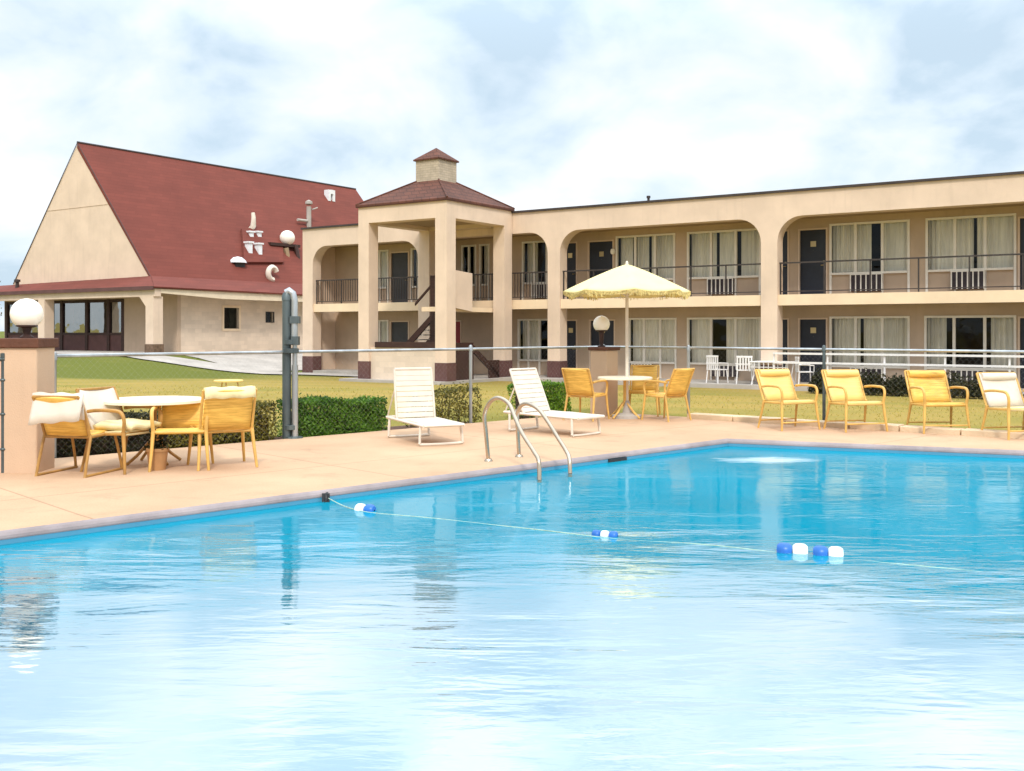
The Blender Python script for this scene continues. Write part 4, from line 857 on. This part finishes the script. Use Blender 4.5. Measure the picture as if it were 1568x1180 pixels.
# skimmer mouth in the pool wall and a hook for the rope
def edge(px, off=0.0, z=0.0):
    m = (px - 784) / F; k = (K.x - m * K.y) / (m * h_.y - h_.x); p = K + h_ * k; nn = Vector((h_.y, -h_.x)); nn = nn if nn.y < 0 else -nn; return Vector((p.x + nn.x * off, p.y + nn.y * off, z))
a, b = edge(931), edge(958); f1 = MB(); mid = (a + b) / 2; ang = math.atan2(-h_.y, -h_.x)
f1.box(-(b - a).length / 2, (b - a).length / 2, -0.02, 0.02, -0.16, -0.064); o = f1.build('skimmer', M['black'], loc=(mid.x, mid.y, 0)); o.rotation_euler = (0, 0, ang)
tag(o, 'dark skimmer mouth in the pool wall right of the ladder', 'skimmer')
a = edge(497, 0.03); f1 = MB(); f1.tube([(0, 0.05, -0.03), (0, -0.02, -0.03), (0.01, -0.05, -0.06), (0.0, -0.03, -0.10)], 0.014, 6); f1.box(-0.035, 0.035, -0.035, -0.015, -0.11, -0.02)
o = f1.build('rope_hook', M['black'], loc=(a.x, a.y, 0)); tag(o, 'small dark rope hook on the pool edge left of the first float', 'hook')
# lane rope and its floats
def wl_(px, py): Y = (1.5 - WZ) * F / (py - 506); return Vector(((px - 784) / F * Y, Y, WZ))
rp = [Vector((a.x, a.y, -0.06)), wl_(557, 783), wl_(700, 797), wl_(928, 823), wl_(1070, 833), wl_(1215, 848), wl_(1270, 853), wl_(1450, 870), wl_(1640, 886)]
f1 = MB(); f1.tube([p + Vector((0, 0, 0.001 - 0.0016 * max(0, p.x - 0.2) + 0.003 * math.sin(p.x * 5))) for p in smooth_path(rp, 10)], 0.004, 6); tag(f1.build('lane_rope', M['rope'], smooth=True), 'thin yellowish rope strung across the pool through the floats', 'rope')
def float_(px, py, rz, label, pat, size=1.0):
    p = wl_(px, py); o = empty('pool_float', (p.x, p.y, WZ + 0.004 * size), rz); tag(o, label, 'float', 'blue and white floats on the pool rope')
    L_ = 0.095 * size; r = 0.053 * size; x = -L_ * len(pat) / 2 - (0.01 * (len(pat) - 1)) / 2
    for c in pat:
        f = MB(); prof = [(0.008, 0), (r * 0.7, 0.003), (r * 0.95, 0.02 * size), (r, L_ / 2), (r * 0.95, L_ - 0.02 * size), (r * 0.7, L_ - 0.003), (0.008, L_)]
        f.lathe(prof, 18); f.v = [(z_ + x, y_, x_) for x_, y_, z_ in f.v]; f.build('float_blue' if c == 'b' else 'float_white', M['fblue' if c == 'b' else 'fwhite'], o, smooth=True); x += L_ + 0.001
    return o
float_(560, 781, R(-25), 'blue and white float nearest the left edge of the pool', 'wb', 1.0)
float_(928, 820, R(-22), 'small float, white between two blue ends, in the middle of the rope', 'bwb', 0.72)
float_(1214, 845, R(-14), 'blue and white float, left one of the touching pair at the right', 'bw', 1.15)
float_(1269, 849, R(-16), 'blue and white float, right one of the touching pair at the right', 'bw', 1.1)

# ------------------------------------------------------------------ furniture
def curve_panel(w, pts, th, mb, crown=0.0):
    """a bent sheet: pts is a profile in (y,z), w the width along x"""
    n = len(pts)
    mb.grid(lambda u, v: (-w / 2 + w * u, pts[int(round(v * (n - 1)))][0] + crown * (1 - (2 * u - 1) ** 2), pts[int(round(v * (n - 1)))][1]), 6, n - 1)
def arm_chair(name, ms, mb_, mf, label, w=0.52, back=0.86, sled=False, arms=True, straps=False, closed=False, lean=0.16):
    """garden arm-chair facing -y; seat front at y=-0.24"""
    o = empty(name); tag(o, label, 'chair')
    sw = w - 0.05
    s = MB(); curve_panel(sw, [(-0.25, 0.40), (-0.22, 0.435), (-0.1, 0.43), (0.05, 0.415), (0.20, 0.405)], 0.02, s); s.build('seat', ms, o, smooth=True, thick=0.028)
    b = MB(); curve_panel(sw, [(0.20, 0.42), (0.21 + lean * 0.2, 0.52), (0.21 + lean * 0.6, 0.68), (0.21 + lean, back - 0.03), (0.215 + lean * 1.1, back)], 0.02, b, 0.03); b.build('backrest', mb_, o, smooth=True, thick=0.024)
    r = 0.015
    for sx in (-1, 1):
        x = sx * w / 2
        if sled:
            f = MB(); f.tube(smooth_path([Vector((x, -0.22, 0.43)), Vector((x * 1.04, -0.29, 0.2)), Vector((x * 1.08, -0.33, 0.03)), Vector((x * 1.08, -0.30, 0.012)), Vector((x * 1.08, 0.25, 0.012)), Vector((x * 1.08, 0.31, 0.03)), Vector((x * 1.04, 0.2, 0.42))], 5), r, 8); f.build('leg', mf, o, smooth=True)
        else:
            for yy, y2 in ((-0.24, -0.29), (0.20, 0.30)):
                f = MB(); f.tube([(x, yy, 0.44), (x * 1.05, (yy + y2) / 2, 0.22), (x * 1.12, y2, 0.0)], [0.022, 0.018, 0.015], 8); f.build('leg', mf, o, smooth=True)
        if arms:
            f = MB(); f.tube(smooth_path([Vector((x, -0.24, 0.42)), Vector((x * 1.04, -0.26, 0.56)), Vector((x * 1.06, -0.21, 0.645)), Vector((x * 1.06, -0.05, 0.66)), Vector((x * 1.04, 0.12, 0.655)), Vector((x * 1.0, 0.24, 0.64))], 5), 0.02, 8); f.build('arm', mf, o, smooth=True)
    f = MB(); f.tube([(-w / 2, -0.24, 0.415), (w / 2, -0.24, 0.415)], r, 8); f.tube([(-w / 2, 0.20, 0.40), (w / 2, 0.20, 0.40)], r, 8)
    for sx in (-1, 1):
        f.tube([(sx * w / 2, -0.24, 0.415), (sx * w / 2, 0.2, 0.4)], r, 8)
        f.tube([(sx * w / 2, 0.2, 0.4), (sx * w / 2, 0.215 + lean * 0.6, 0.68), (sx * w / 2, 0.22 + lean * 1.1, back + 0.005)], r, 8)
    f.tube([(-w / 2, 0.22 + lean * 1.1, back + 0.005), (w / 2, 0.22 + lean * 1.1, back + 0.005)], r, 8)
    f.build('frame', mf, o, smooth=True); return o
GRT = 'yellow chairs at the left poolside table'
def put(o, px, Y, rz, z=0.0, s=1.0): p = at(px, Y); o.location = (p.x, p.y, z); o.rotation_euler = (0, 0, R(rz)); o.scale = (s, s, s); return o
# left group; chair faces -y at rz=0 (towards the camera)
c = arm_chair('garden_chair', M['yellow'], M['yellow'], M['oldframe'], 'yellow chair on looped sled legs with a pale towel on its back', sled=True, arms=False, w=0.52, back=0.82); put(c, 122, 10.75, 168); c['group'] = GRT
tw_ = MB(); tw_.grid(lambda u, v: (-0.29 + 0.58 * u + 0.02 * math.sin(v * 6), 0.335 + 0.10 * v - 0.03 * math.sin(math.pi * v), 0.83 + 0.03 * math.sin(math.pi * v) - 0.24 * abs(2 * v - 1) ** 2.5 - (0.05 * u if v > 0.5 else 0) + 0.008 * math.sin(u * 15 + v * 3)), 16, 12)
o_ = tw_.build('towel', M['whitev'], smooth=True, thick=0.012); tag(o_, 'off-white towel hung over the back of the leftmost yellow chair', 'towel'); o_.location = c.location; o_.rotation_euler = c.rotation_euler
c = arm_chair('garden_chair', M['cushion'], M['whitev'], M['oldframe'], 'ochre arm-chair with cream cushion and pale back, second from left at the near table', w=0.54); put(c, 190, 11.0, 68); c['group'] = GRT
cu_ = MB(); cu_.grid(lambda u, v: (-0.23 + 0.46 * u, -0.3 + 0.5 * v, 0.47 + 0.045 * (1 - (2 * u - 1) ** 4) * (1 - (2 * v - 1) ** 4) + 0.015 * math.sin(u * 9) * math.cos(v * 7)), 12, 12); cu_.build('cushion', M['cushion'], c, smooth=True, thick=0.05)
c = arm_chair('garden_chair', M['yellow'], M['yellow'], M['yframe'], 'golden yellow arm-chair tucked under the near table, seen from the front', back=0.70, w=0.54); put(c, 279, 11.15, 12); c['group'] = GRT
c = arm_chair('garden_chair', M['yellow'], M['yellow'], M['yframe'], 'golden yellow chair with a high plain back, right end of the near table', back=0.86, w=0.56, arms=False); put(c, 340, 11.3, 208); c['group'] = GRT
tw_ = MB(); tw_.grid(lambda u, v: (-0.27 + 0.54 * u, 0.33 + 0.10 * v, 0.865 + 0.025 * math.sin(math.pi * v) - 0.09 * abs(2 * v - 1) ** 3 + 0.006 * math.sin(u * 17)), 14, 8)
o_ = tw_.build('towel', M['cushion'], smooth=True, thick=0.015); tag(o_, 'folded pale yellow towel over the high-backed yellow chair', 'towel'); o_.location = c.location; o_.rotation_euler = c.rotation_euler
def table(name, label, px, Y, rx, z, mtop, mleg, group=None, ped=True):
    p = at(px, Y); o = empty(name, (p.x, p.y, 0)); tag(o, label, 'table', group)
    t = MB(); t.lathe([(0, z - 0.035), (rx - 0.02, z - 0.035), (rx, z - 0.03), (rx, z), (rx - 0.015, z + 0.008), (0, z + 0.008)], 40); t.build('table_top', mtop, o)
    if ped:
        l = MB(); l.lathe([(0.03, z - 0.035), (0.03, 0.12), (0.05, 0.1)], 12); l.build('pedestal', mleg, o)
        for k in range(4):
            a = R(45 + 90 * k); l = MB(); l.tube([(0.02 * math.cos(a), 0.02 * math.sin(a), 0.28), (0.2 * math.cos(a), 0.2 * math.sin(a), 0.1), (0.32 * math.cos(a), 0.32 * math.sin(a), 0.01)], 0.018, 6); l.build('foot', mleg, o)
    return o
table('patio_table', 'round white-topped table among the yellow chairs at the left', 236, 11.55, 0.56, 0.72, M['tabletop'], M['oldframe'])
pt = MB(); pt.lathe([(0, 0), (0.085, 0), (0.11, 0.2), (0.118, 0.2), (0.118, 0.235), (0.1, 0.235), (0.1, 0.2), (0, 0.2)], 20); pq = at(241, 11.0)
o_ = empty('plant_pot', (pq.x, pq.y, 0)); tag(o_, 'small tan plant pot with dark sprigs on the deck under the near table', 'pot'); pt.build('pot', M['terracotta'], o_, smooth=True)
mb = MB(); leaves(mb, 160, lambda r: Vector((r.gauss(0, .05), r.gauss(0, .05), 0.22 + abs(r.gauss(0, .09)))), 0.03, random.Random(2)); mb.build('sprigs', M['leafdark'], o_)
# small yellow table out on the lawn
q = at(350, 24.0); table('garden_table', 'small round yellow table standing alone on the lawn', 350, 24.0, 0.34, 0.0, M['paleyellow'], M['yframe'], ped=False)
o_ = [x for x in bpy.data.objects if x.name.startswith('garden_table')][0]; hz = height(q.x, q.y); o_.location.z = hz + 0.42
for k in range(3):
    a = R(30 + 120 * k); l = MB(); l.tube([(0.2 * math.cos(a), 0.2 * math.sin(a), -0.03), (0.3 * math.cos(a), 0.3 * math.sin(a), -0.44)], 0.015, 6); l.build('leg', M['yframe'], o_)

# chaise longues: local -y is the foot end
def chaise(loc, rz, label, back_deg=24, seat=1.05, w=0.58):
    o = empty('sun_lounger', loc, rz); o.scale = (0.94,) * 3; tag(o, label, 'sun lounger', 'white strap loungers on the deck')
    zs = 0.30; r = 0.018
    s = MB(); curve_panel(w - 0.06, [(-seat, zs - 0.02), (-seat * 0.75, zs), (-seat * 0.4, zs + 0.01), (-0.1, zs - 0.005), (0, zs)], 0.02, s); so_ = s.build('seat', M['whitev'], o, smooth=True, thick=0.02)
    ca, sa = math.cos(R(back_deg)), math.sin(R(back_deg)); Lb = 0.70
    b = MB(); n = 9; tot = Lb
    for k in range(n):
        z0 = 0.02 + tot * k / n; z1 = 0.02 + tot * (k + 0.9) / n
        b.add([(-w / 2 + 0.02, sa * z0, zs + ca * z0), (w / 2 - 0.02, sa * z0, zs + ca * z0), (w / 2 - 0.02, sa * z1, zs + ca * z1), (-w / 2 + 0.02, sa * z1, zs + ca * z1)], [(0, 1, 2, 3)])
    b.build('backrest', M['whitev'], o, thick=0.012)
    bf = MB()
    for sx in (-1, 1): bf.tube([(sx * w / 2, 0, zs), (sx * w / 2, sa * Lb * 0.5, zs + ca * Lb * 0.5), (sx * w / 2 * 0.97, sa * (Lb + 0.04), zs + ca * (Lb + 0.04))], r, 8)
    bf.tube([(-w / 2 * 0.97, sa * (Lb + 0.04), zs + ca * (Lb + 0.04)), (w / 2 * 0.97, sa * (Lb + 0.04), zs + ca * (Lb + 0.04))], r, 8); bf.build('back_frame', M['whitev'], o, smooth=True)
    fr = MB()
    for sx in (-1, 1): fr.tube([(sx * w / 2, 0.42, zs), (sx * w / 2, -seat, zs - 0.02)], 0.022, 8)
    fr.tube([(-w / 2, -seat, zs - 0.02), (w / 2, -seat, zs - 0.02)], 0.022, 8); fr.tube([(-w / 2, 0.42, zs), (w / 2, 0.42, zs)], 0.022, 8); fr.build('seat_frame', M['whitev'], o, smooth=True)
    for y_ in (-seat + 0.12, 0.30):
        lg = MB(); lg.tube(smooth_path([Vector((-w / 2, y_, zs - 0.01)), Vector((-w / 2 - 0.02, y_ - 0.02, 0.06)), Vector((-w / 2 + 0.03, y_ - 0.02, 0.02)), Vector((w / 2 - 0.03, y_ - 0.02, 0.02)), Vector((w / 2 + 0.02, y_ - 0.02, 0.06)), Vector((w / 2, y_, zs - 0.01))], 5), 0.02, 8); lg.build('leg', M['whitev'], o, smooth=True)
    for sx in (-1, 1):
        ar = MB(); ar.tube(smooth_path([Vector((sx * (w / 2 + 0.02), -0.36, zs - 0.02)), Vector((sx * (w / 2 + 0.05), -0.34, zs + 0.1)), Vector((sx * (w / 2 + 0.05), -0.22, zs + 0.15)), Vector((sx * (w / 2 + 0.04), 0.0, zs + 0.15)), Vector((sx * (w / 2 + 0.01), 0.06, zs + 0.14))], 5), 0.02, 8)
        if back_deg > 30: ar.build('arm', M['whitev'], o, smooth=True)
    pr = MB(); pr.tube([(-w / 2, 0.40, zs), (-w / 2, sa * 0.45, zs + ca * 0.45)], 0.012, 6); pr.tube([(w / 2, 0.40, zs), (w / 2, sa * 0.45, zs + ca * 0.45)], 0.012, 6); pr.each('prop', M['whitev'], o)
    return o
p = at(637, 14.15); chaise((p.x, p.y, 0), R(27), 'white strap sun lounger with upright back facing the pool before the hedge', 10, 1.05, 0.60)
p = at(822, 15.2); chaise((p.x, p.y, 0), R(47), 'white sun lounger with reclined back behind the pool ladder', 24, 1.1, 0.62)

# parasol with its table and chairs
pp_ = at(960, 17.5); par = empty('parasol', (pp_.x, pp_.y, 0)); tag(par, 'pale yellow fringed parasol open over the far table', 'parasol')
f1 = MB(); f1.tube([(0, 0, 0.0), (0, 0, 2.62)], 0.028, 10); f1.build('pole', M['whitev'], par, smooth=True)
f1 = MB(); f1.lathe([(0, 0), (0.26, 0), (0.26, 0.05), (0.08, 0.09), (0.04, 0.3), (0, 0.3)], 20); f1.build('base', M['concrete'], par)
NS = 8; Rm = 1.10
def can(u, v):
    """u around, v from apex to rim"""
    a = 2 * math.pi * u; k = (a / (2 * math.pi / NS)) % 1.0; sag = math.cos((k - 0.5) * math.pi)
    rr = Rm * v * (math.cos(math.pi / NS) / math.cos((k - 0.5) * 2 * math.pi / NS)) ; rr *= (1 - 0.02 * sag * v)
    return (rr * math.cos(a), rr * math.sin(a), 2.64 - 0.47 * v ** 1.15 - 0.035 * sag * v * v)
f1 = MB(); f1.grid(can, 64, 12); cno = f1.build('canopy', M['canopy'], par, smooth=False, thick=0.006)
for f in cno.data.polygons: f.use_smooth = True
rnd = random.Random(9); f1 = MB(); f2 = MB()
for i in range(900):
    u = i / 900; x, y, z = can(u, 1.0); hh = rnd.uniform(0.03, 0.085) * (1 + 0.3 * math.sin(u * 60)); d = 2 * math.pi * u; wv = 0.0045
    q = [(x - wv * math.sin(-d), y - wv * math.cos(d), z + 0.01), (x + wv * math.sin(-d), y + wv * math.cos(d), z + 0.01), (x * (1 + rnd.uniform(-.03, .01)) + wv, y * (1 + rnd.uniform(-.03, .01)) + wv, z - hh), (x * 0.99 - wv, y * 0.99 - wv, z - hh)]
    f1.add(q, [(0, 1, 2, 3)])
f1.build('fringe', M['fringe'], par)
f1 = MB(); f1.grid(lambda u, v: (can(u, 1.0)[0] * 0.985, can(u, 1.0)[1] * 0.985, can(u, 1.0)[2] - 0.05 * v), 64, 1); f1.build('valance', M['canopy'], par, thick=0.004)
for k in range(NS):
    a = 2 * math.pi * k / NS; f1 = MB(); f1.tube([(0.02 * math.cos(a), 0.02 * math.sin(a), 2.60), (0.5 * math.cos(a), 0.5 * math.sin(a), 2.60 - 0.19), (1.07 * math.cos(a), 1.07 * math.sin(a), 2.115)], 0.008, 5); f1.tube([(0.03 * math.cos(a), 0.03 * math.sin(a), 2.1), (0.5 * math.cos(a), 0.5 * math.sin(a), 2.40)], 0.007, 5); f1.build('rib', M['whitev'], par)
f1 = MB(); f1.lathe([(0, 0.07), (0.02, 0.06), (0.03, 0.0)], 10, (0, 0, 2.63)); f1.build('finial', M['whitev'], par, smooth=True)
table('patio_table', 'round white-topped table under the yellow parasol', 957, 17.5, 0.47, 0.70, M['tabletop'], M['yframe'])
GC = 'yellow chairs under the parasol'
proto = arm_chair('garden_chair', M['yellow'], M['yellow'], M['yframe'], 'yellow arm-chair under the parasol, left of its table', w=0.50); put(proto, 898, 17.2, 148, s=1.0); proto['group'] = GC
for px_, Y_, rz_, lb in ((1020, 17.1, -140, 'yellow arm-chair under the parasol, right of its table'), (985, 18.1, -12, 'yellow arm-chair facing the pool from behind the parasol table')):
    c = copy_tree(proto); put(c, px_, Y_, rz_); c['label'] = lb; c['group'] = GC
# the row of lounge chairs on the right
GRR = 'low yellow lounge chairs in a row along the right of the deck'
def lounge(mseat, mback, label):
    o = arm_chair('lounge_chair', mseat, mback, M['yframe'], label, w=0.62, back=0.88, lean=0.19); o['group'] = GRR
    f = MB(); f.tube([(-0.34, -0.27, 0.12), (0.34, -0.27, 0.12)], 0.012, 6); f.tube([(-0.34, 0.27, 0.12), (0.34, 0.27, 0.12)], 0.012, 6); f.each('crossbar', M['yframe'], o)
    h = MB(); h.tube([(-0.27, 0.38, 0.84), (0.27, 0.38, 0.84)], 0.05, 12); h.build('head_cushion', mback, o, smooth=True); return o
lc_ = [(lounge(M['paleyellow'], M['paleyellow'], 'low yellow lounge chair in front of the white garden table, leftmost of the right-hand row'), 1208, 15.6, 22),
       (lounge(M['paleyellow'], M['paleyellow'], 'plain yellow lounge chair just right of the dark fence post, second in the right-hand row'), 1310, 15.35, 14),
       (lounge(M['yellow'], M['yellow'], 'darker golden lounge chair, third in the right-hand row'), 1436, 15.1, 3),
       (lounge(M['cushion'], M['whitev'], 'pale cream lounge chair cut by the right edge of the photo'), 1556, 14.3, 12)]
for o, px_, Y_, rz_ in lc_: put(o, px_, Y_, rz_)

# white garden furniture outside the ground-floor rooms
def on_walk(px, off): 
    m = (px - 784) / F; b0 = OB - NN * off; t = (b0.y * m - b0.x) / (0.83 + 0.557 * m); q = b0 + E * t; return q
q = on_walk(1183, 0.35); tb_ = empty('garden_table', (q.x, q.y, -0.2), AB); tag(tb_, 'white wrought-iron table by the pillar behind the fence', 'table')
f1 = MB(); f1.box(-0.62, 0.62, -0.4, 0.4, 0.70, 0.74); f1.build('table_top', M['wplastic'], tb_, bevel=0.01)
for sx in (-1, 1):
    for sy in (-1, 1): f1 = MB(); f1.tube([(sx * 0.55, sy * 0.34, 0.7), (sx * 0.5, sy * 0.3, 0.3), (sx * 0.57, sy * 0.36, 0.0)], 0.018, 6); f1.build('leg', M['wplastic'], tb_)
f1 = MB()
for k in range(9):
    x = -0.6 + 1.2 * k / 8; f1.box(x - 0.012, x + 0.012, -0.40, -0.385, 0.42, 0.7)
f1.box(-0.6, 0.6, -0.4, -0.385, 0.55, 0.575); f1.build('apron', M['wplastic'], tb_)
gr_ = empty('patio_railing', (OB + E * 10.45 - NN * 0.82).to_tuple()[:2] + (-0.2,), AB); tag(gr_, 'low white railing of two bars in front of the ground-floor rooms at the right', 'railing')
for z_ in (1.0, 0.72):
    f1 = MB(); f1.box(0, 8.3, -0.02, 0.02, z_ - 0.03, z_ + 0.03); f1.build('rail', M['wplastic'], gr_)
for k in range(6):
    f1 = MB(); x = 0.02 + 8.26 * k / 5; f1.box(x - 0.025, x + 0.025, 0.022, 0.06, 0, 1.03); f1.build('post', M['wplastic'], gr_)
def white_chair(px, off, rz, label):
    q = on_walk(px, off); o = empty('garden_chair', (q.x, q.y, -0.2), AB + R(rz)); tag(o, label, 'chair', 'white garden chairs outside the ground floor')
    f = MB(); f.box(-0.25, 0.25, -0.24, 0.24, 0.42, 0.45); f.build('seat', M['wplastic'], o, bevel=0.01)
    f = MB()
    for k in range(6): x = -0.22 + 0.44 * k / 5; f.box(x - 0.022, x + 0.022, 0.22, 0.24, 0.45, 0.84)
    f.box(-0.25, 0.25, 0.215, 0.245, 0.84, 0.90); f.box(-0.25, 0.25, 0.215, 0.245, 0.62, 0.65); f.build('backrest', M['wplastic'], o)
    for sx in (-1, 1):
        for sy in (-1, 1): f = MB(); f.tube([(sx * 0.22, sy * 0.21, 0.43), (sx * 0.25, sy * 0.24, 0.0)], 0.02, 6); f.build('leg', M['wplastic'], o)
        f = MB(); f.tube([(sx * 0.26, -0.22, 0.43), (sx * 0.27, -0.22, 0.64), (sx * 0.27, 0.22, 0.66)], 0.02, 6); f.build('arm', M['wplastic'], o)
white_chair(1098, 0.2, 160, 'white slatted garden chair standing alone, leftmost against the ground-floor window')
white_chair(1140, 0.25, 200, 'white slatted garden chair beside the left end of the white table')
white_chair(1232, 0.5, 120, 'white slatted garden chair at the right end of the white table')
